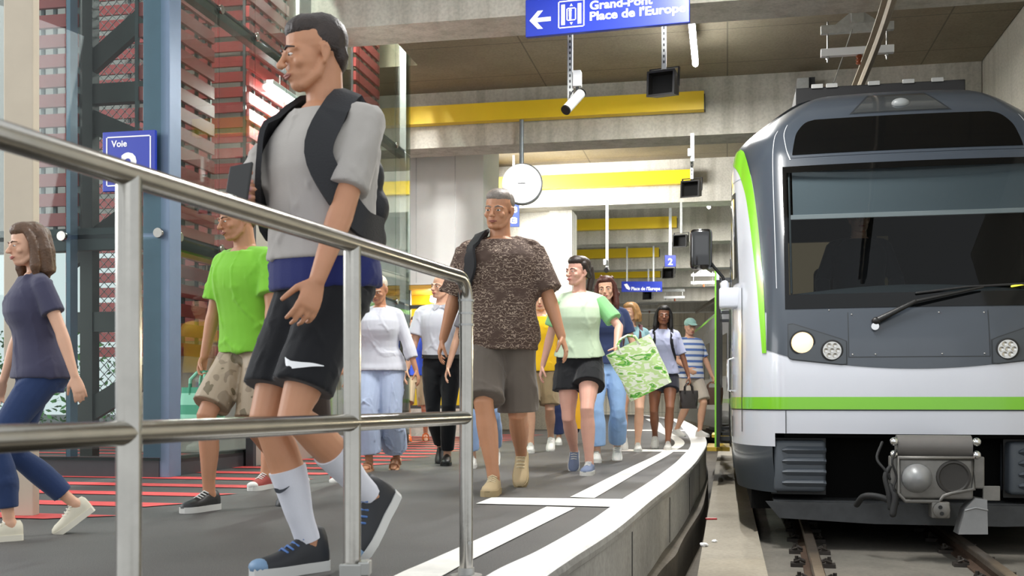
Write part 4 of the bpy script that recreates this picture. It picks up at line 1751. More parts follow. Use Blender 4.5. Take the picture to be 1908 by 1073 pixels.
mb.box((-0.03, -0.02, -0.265), (0.09, 0.12, -0.15), 0.012)
mb.lathe([(0.055, -0.02), (0.055, -0.045), (0.048, -0.05), (0.002, -0.05)], (0.03, 0, -0.205), 'y', 24)
e = mb.build('air_coupling', m_coup, cr_, smooth=40)
for x, z in ((0.02, -0.185), (0.03, -0.228)):
    mb = MB(cp)
    mb.lathe([(0.014, -0.049), (0.014, -0.053), (0.001, -0.053)], (x, 0, z), 'y', 12)
    mb.build('air_port', m_black, e)
mb = MB(cp)
pr = [(0.14, -0.37), (0.33, -0.365), (0.325, -0.13), (0.255, -0.12), (0.185, -0.20)]
mb.prism(pr, -0.03, 0.14)
mb.build('guide_horn', m_coup2, cr_)
mb = MB(cp)
mb.tube([(0.185, -0.034, -0.205), (0.25, -0.034, -0.185), (0.325, -0.034, -0.20)], 0.006, 8)
mb.build('horn_ridge', m_coup2, cr_, smooth=True)
for pts, r in (([(-0.28, 0.04, 0.10), (-0.33, 0.02, 0.02), (-0.31, 0.0, -0.10), (-0.30, 0.0, -0.20)], 0.018),
               ([(-0.30, 0.02, -0.05), (-0.27, -0.01, -0.12), (-0.285, -0.02, -0.24)], 0.024),
               ([(-0.34, 0.1, 0.25), (-0.38, 0.06, 0.14), (-0.33, 0.02, 0.06), (-0.30, 0.02, 0.0)], 0.010),
               ([(-0.50, 0.2, -0.20), (-0.46, 0.1, -0.13), (-0.36, 0.05, -0.13), (-0.26, 0.02, -0.17)], 0.022),
               ([(-0.26, 0.0, 0.20), (-0.29, -0.02, 0.12), (-0.26, -0.01, 0.02), (-0.28, -0.02, -0.06), (-0.25, -0.01, -0.13)], 0.008)):
    mb = MB(cp)
    mb.tube(spline(pts, 14), r, 8)
    mb.build('hose', m_rubber, train, smooth=True)
mb = MB(cp)
mb.box((0.24, 0.02, -0.06), (0.32, 0.1, 0.16), 0.01)
mb.box((0.31, 0.02, -0.14), (0.42, 0.05, -0.04), 0.004)
mb.build('coupler_bracket', m_coup, train)
mb = MB(cp)
mb.box((-0.30, 0.02, -0.08), (-0.24, 0.1, 0.16), 0.01)
mb.build('coupler_bracket', m_coup, train)
mb = MB(cp)
mb.tube([(0, 0.2, 0.0), (0, 0.85, 0.0)], 0.09, 14, cap='flat')
mb.build('coupler_shaft', m_darkS, train, smooth=40)

# roof equipment
mb = MB(tr)
mb.box((-0.74, 2.05, 3.10), (0.74, 3.9, 3.44), 0.01)
r_ = mb.build('roof_box', mat('charcoal roof box', '#1d1d1f', 0.6, 0.1), train)
for x in (-0.55, -0.42, -0.05, 0.25, 0.50):
    mb = MB(tr)
    mb.box((x - 0.05, 2.03, 3.425), (x + 0.05, 2.06, 3.462))
    mb.build('roof_clip', m_steel2, r_)
# mirror
MQ = tr(-1.40, 0.72, 0)


def mf(x, y, z):
    return MQ + T_R * x + T_D * y + Vector((0, 0, z))


mb = MB(mf)
mb.box((-0.265, -0.06, 1.62), (-0.085, 0.06, 1.95), 0.035)
mr_ = mb.build('mirror_housing', mat('gloss black mirror', '#121214', 0.12, coat=0.8), train, smooth=40)
mb = MB(mf)
mb.tube([(-0.10, 0.02, 1.68), (-0.07, 0.03, 1.64), (0.0, 0.05, 1.56), (0.015, 0.05, 1.50)], 0.013, 10)
mb.build('mirror_arm', m_black, train, smooth=True)
mb = MB(mf)
mb.tube([(0.015, 0.05, 1.50), (0.015, 0.05, 1.47)], 0.035, 10)
mb.box((-0.03, -0.05, 1.30), (0.14, 0.18, 1.465), 0.02)
mb.build('mirror_bracket', m_tw, train, smooth=40)
# cab side window, handle, front step light on the left flank
for sgn in (-1, 1):
    patch('side_window', m_tb, lambda z: sgn * (1.62 + (z - 1.6) * 0.10), lambda z: sgn * 2.05, 1.55, 2.25, 0.006, 12, 14, train)
    patch('window_seal', m_seam, lambda z: sgn * (1.58 + (z - 1.6) * 0.10), lambda z: sgn * 2.09, 1.50, 2.30, 0.004, 12, 14, train)
    patch('flank_seam', m_seam, sgn * 1.50, sgn * 1.512, 0.30, 1.45, 0.005, 1, 20, train)
    patch('skirt_slot', m_black, sgn * 1.74, sgn * 1.78, 0.25, 0.42, 0.008, 2, 6, train)
    mb = MB()
    mb.tube([P(sgn * 1.75, 0.62, 0.0), P(sgn * 1.75, 0.63, 0.045), P(sgn * 1.75, 0.88, 0.045), P(sgn * 1.75, 0.89, 0.0)], 0.012, 8)
    mb.build('grab_handle', m_chrome, train, smooth=True)

# rest of the first coach: straight body behind the cab, with the left doors standing open
LEN = 15.5


def body_prof():
    return [(-1.30, -0.15), (-1.325, 0.30), (-1.325, 2.35), (-1.30, 2.66), (-1.22, 2.78), (-1.03, 2.96), (-0.86, 3.08), (-0.66, 3.17),
            (0.66, 3.17), (0.86, 3.08), (1.03, 2.96), (1.22, 2.78), (1.30, 2.66), (1.325, 2.35), (1.325, 0.30), (1.30, -0.15)]


def coach(parent, fr, v0, v1, doors):
    pf = body_prof()
    for k in range(len(pf)):
        (a, za), (b, zb_) = pf[k], pf[(k + 1) % len(pf)]
        nm, m = ('side_panel', m_tw)
        if min(za, zb_) >= 2.7 or (za < 0 and zb_ < 0):
            nm, m = ('roof_panel', m_td)
        elif min(za, zb_) >= 2.6:
            nm, m = ('cant_rail', m_tg)
        elif min(za, zb_) < 0:
            nm, m = ('skirt', m_td2)
        mb = MB(fr)
        mb.grid(lambda s, t: (a + (b - a) * t, v0 + (v1 - v0) * s, za + (zb_ - za) * t), 24, 1)
        mb.build(nm, m, parent, recalc=False)
    for vv in (v0 + 0.002, v1 - 0.002):
        mb = MB(fr)
        mb.f.append([mb.pt((a, vv, z)) for a, z in pf])
        mb.build('end_wall', m_td2, parent)
    for side in (-1, 1):
        mb = MB(fr)
        mb.box((side * 1.326, v0 + 0.1, 0.48), (side * 1.331, v1 - 0.1, 0.572))
        mb.build('waist_stripe', m_tg, parent)
        v = v0 + 0.4
        while v < v1 - 1.4:
            if not any(d - 0.8 < v + 0.6 < d + 1.9 for d in doors):
                mb = MB(fr)
                mb.box((side * 1.326, v, 1.10), (side * 1.334, v + 1.25, 2.05))
                mb.build('side_window', m_tb, parent)
            v += 1.45


doors = [5.62, 10.6]
coach(train, tr, 3.05, LEN, doors)
for d_ in doors:
    mb = MB(tr)
    mb.box((-1.332, d_, 0.0), (-1.32, d_ + 1.3, 2.12))
    mb.build('doorway', m_cab, train)
    for k, va in enumerate((d_ - 0.62, d_ + 1.28)):
        mb = MB(tr)
        mb.box((-1.50, va, -0.02), (-1.455, va + 0.64, 2.12), 0.008)
        dl = mb.build('door_leaf', m_tw, train)
        mb = MB(tr)
        mb.box((-1.508, va + 0.1, 0.75), (-1.447, va + 0.54, 1.95))
        mb.build('door_window', m_tb, dl)
        mb = MB(tr)
        mb.box((-1.512, va - 0.012, -0.02), (-1.492, va + 0.03, 2.12))
        mb.build('door_edge', m_tg, dl)
        mb = MB(tr)
        mb.box((-1.492, va - 0.014, -0.02), (-1.45, va + 0.0, 2.0))
        mb.build('door_seal', m_rubber, dl)
        for za in (2.0, 0.05):
            mb = MB(tr)
            mb.box((-1.46, va + 0.2, za), (-1.33, va + 0.3, za + 0.05))
            mb.build('door_arm', m_darkS, dl)
    mb = MB(tr)
    mb.box((-1.62, d_ + 0.02, -0.10), (-1.33, d_ + 1.26, -0.05))
    mb.build('door_step', mat('yellow edged step', '#c9a83a', 0.6), train)
# bogies carry the train on the rails
for v in (3.6, 13.2):
    mb = MB(tr)
    mb.box((-0.45, v - 1.0, -0.25), (0.45, v + 1.0, 0.0))
    mb.build('bogie_frame', m_black, train)
    for dv in (-0.75, 0.75):
        for s in (-1, 1):
            mb = MB(tr)
            mb.lathe([(0.33, -0.04), (0.35, -0.035), (0.35, 0.03), (0.30, 0.045)], (s * 0.5 - 0.1, v + dv, -0.105), 'x', 24)
            mb.build('wheel', m_darkS, train, smooth=40)

# second coach, turned along the curve
T2 = tr(0.0, LEN + 0.5)
ang = atan2(SA, CA) - 0.105
D2, R2 = Vector((sin(ang), cos(ang), 0)), Vector((cos(ang), -sin(ang), 0))


def tr2(u, v, z=0.0):
    return T2 + R2 * u + D2 * v + Vector((0, 0, z))


coachb = thing('train_coach', 'second coach of the train, farther along the curve behind the crowd', 'train coach', tr2(0, 7, -0.45))
coach(coachb, tr2, 0.0, 14.5, [3.0])
for v in (2.5, 12):
    mb = MB(tr2)
    mb.box((-0.6, v - 1.0, -0.44), (0.6, v + 1.0, -0.16))
    mb.build('bogie', m_black, coachb)
mb = MB(tr)
mb.box((-1.1, LEN - 0.02, 0.0), (1.1, LEN + 0.75, 2.7))
mb.build('gangway_bellows', m_rubber, train)

# ================================================================== PEOPLE
DG = bpy.context.evaluated_depsgraph_get


def skin_over(mb, name, m, parent, voxel, smooth_it=2, disp=None):
    """one continuous skin over the overlapping closed forms collected in mb"""
    org = BASE[parent.name]
    me = mb.mesh(name, org)
    tmp = bpy.data.objects.new('form', me)
    COL.objects.link(tmp)
    bm = bmesh.new()
    bm.from_mesh(me)
    bmesh.ops.recalc_face_normals(bm, faces=bm.faces[:])
    bm.to_mesh(me)
    bm.free()
    rm = tmp.modifiers.new('r', 'REMESH')
    rm.mode = 'VOXEL'
    rm.voxel_size = voxel
    rm.use_smooth_shade = True
    if smooth_it:
        sm = tmp.modifiers.new('s', 'SMOOTH')
        sm.factor = 0.5
        sm.iterations = smooth_it
    new = bpy.data.meshes.new_from_object(tmp.evaluated_get(DG()))
    bpy.data.objects.remove(tmp)
    bpy.data.meshes.remove(me)
    new.name = name
    if disp:
        import numpy as np
        n = len(new.vertices)
        co = np.empty(n * 3, 'f')
        new.vertices.foreach_get('co', co)
        no = np.empty(n * 3, 'f')
        new.vertices.foreach_get('normal', no)
        co = co.reshape(-1, 3)
        no = no.reshape(-1, 3)
        co += no * disp(co)[:, None]
        new.vertices.foreach_set('co', co.ravel())
        new.update()
    o = link(name, new, m, parent, org)
    new.polygons.foreach_set('use_smooth', [True] * len(new.polygons))
    return o


def folds(amp, f=16.0, seed=0.0, stretch=(1.0, 1.0, 0.45)):
    import numpy as np

    def d(co):
        out = 0
        for k, (g, wgt) in enumerate(((1.0, 1.0), (2.1, 0.55), (4.3, 0.22))):
            x, y, z = (co[:, 0] * f * g * stretch[0] + seed + k * 3.1, co[:, 1] * f * g * stretch[1] - seed * 2, co[:, 2] * f * g * stretch[2] + seed * 3)
            wx = np.sin(0.61 * y + 0.9 * z + seed) + 0.6 * np.sin(1.3 * x - 0.7 * z)
            wz = np.sin(0.53 * x - 0.47 * y + 1.7 * k) + 0.6 * np.sin(1.1 * y + 0.8 * z)
            r1 = 1 - np.abs(np.sin(0.62 * (x + 1.1 * wx) + 0.85 * (z + 1.2 * wz)))
            r2 = 1 - np.abs(np.sin(0.55 * (y - 1.2 * wx) - 0.95 * (z - 0.9 * wz) + 1.3))
            out = out + wgt * (r1 ** 2.2 + 0.8 * r2 ** 2.2 - 0.75)
        return (np.maximum(out + 0.25, -0.12) * amp).astype('f')
    return d


SKIN = {'light': mat('fair skin', '#d9a98c', 0.5, var=0.05, vscale=12, sss=0.05),
        'tan': mat('tanned skin', '#b98463', 0.5, var=0.05, vscale=12, sss=0.05),
        'pink': mat('rosy skin', '#dba793', 0.5, var=0.05, vscale=12, sss=0.05),
        'brown': mat('brown skin', '#8a5a41', 0.48, var=0.05, vscale=12, sss=0.04)}
LIPS = {'light': '#b4655b', 'tan': '#93594c', 'pink': '#bb6b66', 'brown': '#6d3a33'}
m_eyew = mat('eye white', '#e3ddd6', 0.25)
m_iris = mat('dark iris', '#2b2019', 0.15)


def rotx(a):
    return Matrix.Rotation(a, 3, 'X')


def ik(a, b, l1, l2, pole):
    """middle joint of a two bone chain from a to b"""
    d = b - a
    L = min(d.length, (l1 + l2) * 0.999)
    dn = d.normalized()
    b2 = a + dn * L
    x = (l1 * l1 - l2 * l2 + L * L) / (2 * L)
    h = sqrt(max(0.0, l1 * l1 - x * x))
    p = (pole - dn * pole.dot(dn))
    p = p.normalized() if p.length > 1e-6 else Vector((0, -1, 0))
    return a + dn * x + p * h, b2


class Person:
    """figure in its own space: x to the lens's right when it faces the lens, -y is forward, z up; 1.75 m tall before scaling"""

    def __init__(s, label, pos, H, yaw=0.0, skin='light', sex='m', feet=None, hips=0.925, lean=0.0, side=0.0, turn=0.0,
                 hands=None, poles=None, head=(0.0, 0.0, 0.0), voxel=0.006, build=1.0, group=None, barefoot=False, grip=(22, 22), belly=0.0, kid=False, shift=(0, 0)):
        s.k = H / 1.75
        s.sex, s.skin, s.voxel, s.b = sex, skin, voxel, build
        s.pos = Vector((pos[0], pos[1], pos[2] if len(pos) > 2 else 0.0))
        cy, sy_ = cos(yaw), sin(yaw)
        k = s.k
        s.fr = lambda x, y, z: s.pos + Vector(((x * cy - y * sy_) * k, (x * sy_ + y * cy) * k, z * k))
        s.root = thing('person', label, 'person', s.pos, group)
        feet = feet or {-1: (-0.10, -0.20, 0.0, 0, 0), 1: (0.10, 0.22, 0.0, 30, 0)}
        hands = hands or {-1: (-0.33, -0.02, 0.80), 1: (0.33, -0.02, 0.80)}
        poles = poles or {}
        s.grip = grip
        s.pel = Vector((shift[0], shift[1], hips))
        R = Matrix.Rotation(turn, 3, 'Z') @ Matrix.Rotation(side, 3, 'Y') @ rotx(lean)
        s.R = R

        def up(p):     # bends with the trunk, from the hips up
            p = Vector(p)
            d = p - Vector((0, 0, 0.93))
            if d.z <= 0:
                return s.pel + d
            f = min(1.0, d.z / 0.16)
            q = Vector(s.R @ d)
            return s.pel + d * (1 - f) + q * f
        s.up = up
        f_ = sex == 'f'
        sw = (0.148 if f_ else 0.172) * build ** 0.5
        s.sho = {q: up((q * sw, 0.012, 1.405)) for q in (-1, 1)}
        s.hip = {q: s.pel + Vector((q * 0.088, 0.0, -0.03)) for q in (-1, 1)}
        s.ank, s.knee, s.foot = {}, {}, {}
        for q in (-1, 1):
            fx, fy, fz, pitch, fyaw = feet[q]
            a = radians(pitch)
            # ankle over a foot that pivots on its ball
            ball_ = Vector((fx, fy - 0.10, fz + 0.012))
            fw = Vector((sin(fyaw) * 1.0, -cos(fyaw), 0))
            heel = ball_ - fw * (0.135 * cos(a)) + Vector((0, 0, 0.135 * sin(a)))
            fwd = (ball_ - heel).normalized()
            upv = Vector((1, 0, 0)).cross(fwd) if False else (Vector((0, 0, 1)) - fwd * fwd.z).normalized()
            s.ank[q] = heel + upv * 0.085 + fwd * 0.02
            kn, an = ik(s.hip[q], s.ank[q], 0.435, 0.42, Vector((q * 0.06 + fw.x, -1, 0.0)))
            s.knee[q] = kn
            if (an - s.ank[q]).length > 1e-3:
                sh = an - s.ank[q]
                heel += sh
                s.ank[q] = an
            s.foot[q] = (heel, fwd, upv)
        s.elb, s.wri = {}, {}
        for q in (-1, 1):
            t = Vector(hands[q])
            pl = Vector(poles.get(q, (q * 0.5, 0.7, -0.3)))
            e, w = ik(s.sho[q], t, 0.285, 0.25, pl)
            s.elb[q], s.wri[q] = e, w
        s.head_set(head)
        s.belly = belly
        s.kid = kid
        s.body(barefoot)

    # ---- forms
    def torso_sections(s, grow=0.0):
        f_ = s.sex == 'f'
        b = s.b
        if f_:
            T = [(0.83, .10, .085, .0), (0.88, .160, .115, .012), (0.95, .168, .118, .012), (1.02, .145, .10, .0), (1.10, .124, .088, -.004), (1.19, .132, .095, -.006),
                 (1.27, .146, .118, -.018), (1.33, .146, .112, -.012), (1.39, .132, .085, .0), (1.435, .10, .066, .008), (1.475, .058, .054, .014)]
        else:
            T = [(0.83, .10, .09, .0), (0.88, .155, .112, .008), (0.95, .160, .115, .004), (1.02, .152, .108, -.002), (1.10, .148, .105, -.004), (1.19, .158, .110, -.004),
                 (1.28, .172, .120, -.006), (1.35, .172, .115, .0), (1.40, .150, .092, .006), (1.44, .112, .072, .010), (1.48, .062, .060, .014)]
        out = []
        for z, hw, hd, yc in T:
            be = s.belly * max(0, 1 - abs(z - 1.06) / 0.2)
            out.append((z, hw * b + grow, hd * b + grow + be * 0.5, yc - be * 0.5))
        return out

    def torso(s, mb, z0, z1, grow, flare=0.0, seg=28):
        T = s.torso_sections(grow)
        tab = [[(t[0], t[i]) for t in T] for i in (1, 2, 3)]
        n = max(4, int((z1 - z0) / 0.03))
        path, rx, ry = [], [], []
        for i in range(n + 1):
            z = z0 + (z1 - z0) * i / n
            zz = max(z, 0.86)
            a, c, y = (interp(zz, t) for t in tab)
            fl = flare * max(0, 1 - (z - z0) / 0.22)
            path.append(s.up((0, y, z)))
            rx.append(a + fl)
            ry.append(c + fl)
        rows = []
        rad = Vector((1, 0, 0))
        for i, p in enumerate(path):
            t = (path[min(i + 1, n)] - path[max(i - 1, 0)]).normalized()
            sd = (s.R @ Vector((1, 0, 0)))
            sd = (sd - t * sd.dot(t)).normalized()
            fw = t.cross(sd)
            row = []
            for q in range(seg):
                c, d = cos(2 * pi * q / seg), sin(2 * pi * q / seg)
                e = 0.86
                c = math.copysign(abs(c) ** e, c)
                d = math.copysign(abs(d) ** e, d)
                row.append(mb.pt(p + sd * (c * rx[i]) + fw * (d * ry[i])))
            rows.append(row)
        for a, b in zip(rows[:-1], rows[1:]):
            for q in range(seg):
                mb.f.append([a[q], a[(q + 1) % seg], b[(q + 1) % seg], b[q]])
        mb.f.append(rows[0][::-1])
        mb.f.append(rows[-1])

    LEGR = [(0.0, .086), (0.25, .082), (0.6, .068), (0.9, .054), (1.0, .053), (1.12, .050), (1.35, .057), (1.6, .047), (1.85, .035), (2.0, .034)]

    def leg_path(s, q, t0, t1, n=14):
        pts = []
        for i in range(n + 1):
            t = t0 + (t1 - t0) * i / n
            if t <= 1:
                p = s.hip[q].lerp(s.knee[q], t)
            else:
                p = s.knee[q].lerp(s.ank[q], t - 1)
            # calf sits behind the bone, thigh slightly in front
            if 0.05 < t < 1:
                p = p + Vector((0, -0.008 * sin(pi * t), 0))
            elif t > 1:
                p = p + Vector((0, 0.012 * sin(pi * min(1, (t - 1) * 1.3)), 0))
            pts.append((t, p))
        return pts

    def leg(s, mb, q, t0=0.0, t1=2.0, grow=0.0, flare=0.0, f0=0.6, seg=16, wide=1.0):
        pp = s.leg_path(q, t0, t1)
        r = []
        for t, p in pp:
            a = interp(t, s.LEGR) * (s.b ** 0.7) * (1.06 if s.sex == 'f' and t < 0.8 else 1.0)
            if s.kid:
                a *= 0.92
            if t > f0:
                a = a + flare * (t - f0) / max(0.01, t1 - f0)
            r.append(a * wide + grow)
        mb.tube([p for _, p in pp], r, seg, cap='round' if grow == 0 else 'flat')

    ARMR = [(0.0, .052), (0.3, .047), (0.8, .039), (1.0, .038), (1.2, .041), (1.6, .032), (2.0, .025)]

    def arm(s, mb, q, t0=0.0, t1=2.0, grow=0.0, flare=0.0, seg=14):
        n = 14
        pts, r = [], []
        m = (1.0 if s.sex == 'm' else 0.87) * s.b ** 0.6
        for i in range(n + 1):
            t = t0 + (t1 - t0) * i / n
            p = s.sho[q].lerp(s.elb[q], t) if t <= 1 else s.elb[q].lerp(s.wri[q], t - 1)
            pts.append(p)
            r.append(interp(t, s.ARMR) * m + grow + flare * (i / n))
        mb.tube(pts, r, seg, cap='round' if grow == 0 else 'flat')

    def hand(s, mb, q):
        fd = (s.wri[q] - s.elb[q]).normalized()
        m = 0.98 if s.sex == 'm' else 0.90
        inward = Vector((-q, 0.15, 0))
        pn = (inward - fd * inward.dot(fd)).normalized()
        if s.__dict__.get('palm', {}).get(q):
            v = Vector(s.palm[q])
            pn = (v - fd * v.dot(fd)).normalized()
        sd = fd.cross(pn) * (1 if q > 0 else -1)
        fwd = Vector((0, -1, 0.2))
        if sd.dot(fwd) < 0:
            sd = -sd
        w = s.wri[q]
        mb.tube([w - fd * 0.03, w + fd * 0.005, w + fd * 0.035, w + fd * 0.07, w + fd * 0.088], [.024 * m, .026 * m, .036 * m, .041 * m, .036 * m], 12, sx=1.0, sy=[0.9, 0.75, 0.42, 0.36, 0.34], up=pn)
        cu = radians(s.grip[0 if q < 0 else 1])
        for j, (o, L, sp) in enumerate(((.030, .072, .10), (.010, .080, .03), (-.011, .075, -.03), (-.030, .060, -.10))):
            p = w + fd * (0.084 - abs(o) * 0.15) * 1.0 + sd * (o * m)
            d = (fd + sd * sp).normalized()
            pts = [p - d * 0.02, p]
            c = cu * (0.8 + 0.12 * j)
            ang_ = 0.0
            for k_, fr_ in enumerate((0.44, 0.32, 0.24)):
                ang_ += c * (0.75 if k_ == 0 else 1.0)
                dd = d * cos(ang_) + pn * sin(ang_)
                pts.append(pts[-1] + dd * (L * fr_ * m))
            mb.tube(pts, [.0092 * m, .0092 * m, .0086 * m, .008 * m, .007 * m], 8)
        p = w + fd * 0.022 + sd * (0.022 * m)
        d1 = (fd * 0.62 + sd * 0.62 + pn * 0.38).normalized()
        d2 = (fd * 0.8 + sd * 0.3 + pn * (0.4 + sin(cu) * 0.5)).normalized()
        mb.tube([p, p + d1 * 0.038 * m, p + d1 * 0.038 * m + d2 * 0.030 * m, p + d1 * 0.038 * m + d2 * 0.056 * m], [.0135 * m, .0115 * m, .0098 * m, .008 * m], 8)

    def head_set(s, head):
        yaw, pitch, roll = head
        nb = s.up((0, 0.018, 1.475))
        base = s.R.copy()
        s.H = Matrix.Rotation(yaw, 3, 'Z') @ Matrix.Rotation(roll, 3, 'Y') @ rotx(pitch)
        s.neck0 = nb
        s.hc = nb + (s.R @ Vector((0, -0.012, 0.085)))       # pivot at the top of the neck
        s.hs = 1.0

    def hp(s, x, y, z):
        """head space (chin at z 0, face towards -y) to figure space"""
        k = s.hs
        return s.hc + s.H @ Vector((x * k, (y - 0.02) * k, (z - 0.035) * k))

    def hball(s, mb, c, r, seg=18, rings=12):
        fr = mb.fr
        mb2 = MB(lambda x, y, z: fr(*s.hp(x, y, z)))
        mb2.ball(c, r, seg=seg, rings=rings)
        o = len(mb.v)
        mb.v += mb2.v
        mb.f += [[i + o for i in f] for f in mb2.f]

    def htube(s, mb, pts, r, seg=8, **kw):
        mb.tube([s.hp(*p) for p in pts], [x * s.hs for x in r] if hasattr(r, '__len__') else r * s.hs, seg, **kw)

    def head_forms(s, mb):
        f_ = s.sex == 'f'
        j = 0.92 if f_ else 1.0
        s.hball(mb, (0, .012, .148), (.0765, .096, .083))
        s.hball(mb, (0, -.030, .100), (.066, .060, .078))
        s.hball(mb, (0, -.036, .062), (.056 * j, .052, .062))
        s.hball(mb, (0, -.058, .020), (.030 * j, .028, .022))
        for q in (-1, 1):
            s.htube(mb, [(q * .060, .006, .080), (q * .051 * j, -.012, .046), (q * .028 * j, -.050, .019)], [.013, .017, .018], 10)
            s.hball(mb, (q * .042, -.066, .082), (.021, .017, .019), 10, 8)
            s.hball(mb, (q * .031, -.0845, .1135), (.017, .0082, .0075), 10, 8)      # upper lid
            s.hball(mb, (q * .031, -.082, .098), (.016, .007, .006), 10, 8)
            s.htube(mb, [(q * .014, -.089, .121), (q * .034, -.086, .127), (q * .054, -.070, .121)], [.008, .008, .006])
            # ear
            s.htube(mb, [(q * .076, .006, .076), (q * .080, .014, .092), (q * .085, .022, .112), (q * .084, .016, .128), (q * .078, .004, .126), (q * .076, .002, .105)],
                    [.007, .007, .0065, .006, .006, .006])
            s.hball(mb, (q * .076, .012, .102), (.007, .016, .024), 10, 8)
            s.hball(mb, (q * .0115, -.1045, .074), (.0085, .010, .0075), 8, 6)
        s.htube(mb, [(0, -.086, .122), (0, -.096, .104), (0, -.108, .086), (0, -.114, .077)], [.0085, .009, .0105, .0125])
        s.hball(mb, (0, -.082, .052), (.022, .016, .013), 10, 8)
        s.hball(mb, (0, -.083, .038), (.019, .013, .008), 10, 8)
        # neck
        r = .049 if f_ else .058
        if s.kid:
            r = .044
        a, c = s.neck0, s.hp(0, .026, .07)
        mb.tube([a - (c - a) * 0.35, a, a.lerp(c, .5), c], [r * 1.25, r * 1.08, r, r * 1.02], 16, cap='round')

    def body(s, barefoot):
        mb = MB(s.fr)
        s.torso(mb, 0.872, 1.475, 0.0)
        for q in (-1, 1):
            c_ = s.up((q * .03, .022, 1.465))
            mb.tube([c_, c_.lerp(s.sho[q], .55), s.sho[q]], [.034, .038, .038], 12)
            a = s.up((q * 0.05, 0.012, 1.43))
            mb.tube([a, a.lerp(s.sho[q], .6), s.sho[q]], [.050, .050, .046], 14) if s.sex == 'm' else mb.tube([a, a.lerp(s.sho[q], .6), s.sho[q]], [.046, .044, .040], 14)
            s.arm(mb, q)
            s.hand(mb, q)
            s.leg(mb, q)
            h, fw, u = s.foot[q]
            L = 1.0 if s.sex == 'm' else 0.92
            mb.tube([s.ank[q], h + u * 0.05 + fw * 0.01], [.036, .034], 12)
            mb.tube([h + u * .03 - fw * .02, h + u * .034 + fw * .06 * L, h + u * .026 + fw * .13 * L, h + u * .018 + fw * .19 * L], [.028, .033, .036, .026], 12, sy=[1, .95, .68, .6], up=u)
        s.head_forms(mb)
        s.mbk = None
        s.bodyo = skin_over(mb, 'body', SKIN[s.skin], s.root, s.voxel * s.k, 2)
        # eyes, brows, lips
        for q in (-1, 1):
            mb = MB(s.fr)
            s.hball(mb, (q * .031, -.0855, .106), (.0125, .0072, .0052), 12, 8)
            e = mb.build('eye', m_eyew, s.root, smooth=True)
            mb = MB(s.fr)
            s.hball(mb, (q * .031, -.0912, .106), (.0056, .0026, .0050), 10, 6)
            mb.build('iris', m_iris, e, smooth=True)
        mb = MB(s.fr)
        s.htube(mb, [(-.024, -.092, .0465), (-.010, -.0985, .048), (0, -.0995, .0465), (.010, -.0985, .048), (.024, -.092, .0465)], [.002, .0045, .0045, .0045, .002])
        s.htube(mb, [(-.022, -.092, .0445), (0, -.098, .0395), (.022, -.092, .0445)], [.002, .0062, .002])
        mb.build('lips', mat('lips ' + s.skin, LIPS[s.skin], 0.45), s.root, smooth=True)

    def brows(s, m):
        for q in (-1, 1):
            mb = MB(s.fr)
            s.htube(mb, [(q * .014, -.0965, .124), (q * .030, -.0955, .130), (q * .052, -.0785, .125)], [.0035, .004, .002])
            mb.build('eyebrow', m, s.root, smooth=True)

    # ---- clothes
    def shirt(s, m, z0=0.93, grow=0.020, sleeve=0.62, sgrow=0.013, sflare=0.014, flare=0.016, name='shirt', amp=0.006, vox=0.008, neck=1.455):
        mb = MB(s.fr)
        s.torso(mb, z0, neck, grow, flare)
        for q in (-1, 1):
            a = s.up((q * 0.05, 0.012, 1.43))
            mb.tube([a, a.lerp(s.sho[q], .6), s.sho[q]], [x_ * s.b ** 0.5 for x_ in ((.058, .065, .064) if s.sex == 'm' else (.058, .058, .055))], 14)
            c_ = s.up((q * .03, .022, 1.455))
            mb.tube([c_, c_.lerp(s.sho[q], .55), s.sho[q]], [.036, .044, .046], 12)
            if sleeve > 0:
                s.arm(mb, q, 0.0, sleeve, sgrow, sflare)
        return skin_over(mb, name, m, s.root, vox * s.k, 3, folds(amp * s.k, 15 / s.k, s.pos.x * 7))

    def bottoms(s, m, t1=0.85, grow=0.012, flare=0.02, z1=1.01, f0=0.3, name='trousers', amp=0.005, vox=0.008, wide=1.0, stretch=(1, 1, .45)):
        mb = MB(s.fr)
        s.torso(mb, 0.825, z1, min(grow, 0.012), 0.004)
        for q in (-1, 1):
            s.leg(mb, q, 0.0, t1, grow, flare, f0, wide=wide)
        return skin_over(mb, name, m, s.root, vox * s.k, 3, folds(amp * s.k, 13 / s.k, s.pos.x * 5 + 2, stretch))

    def belt(s, m, z=1.005, grow=0.026):
        mb = MB(s.fr)
        s.torso(mb, z, z + 0.035, grow)
        return mb.build('belt', m, s.root, smooth=40)

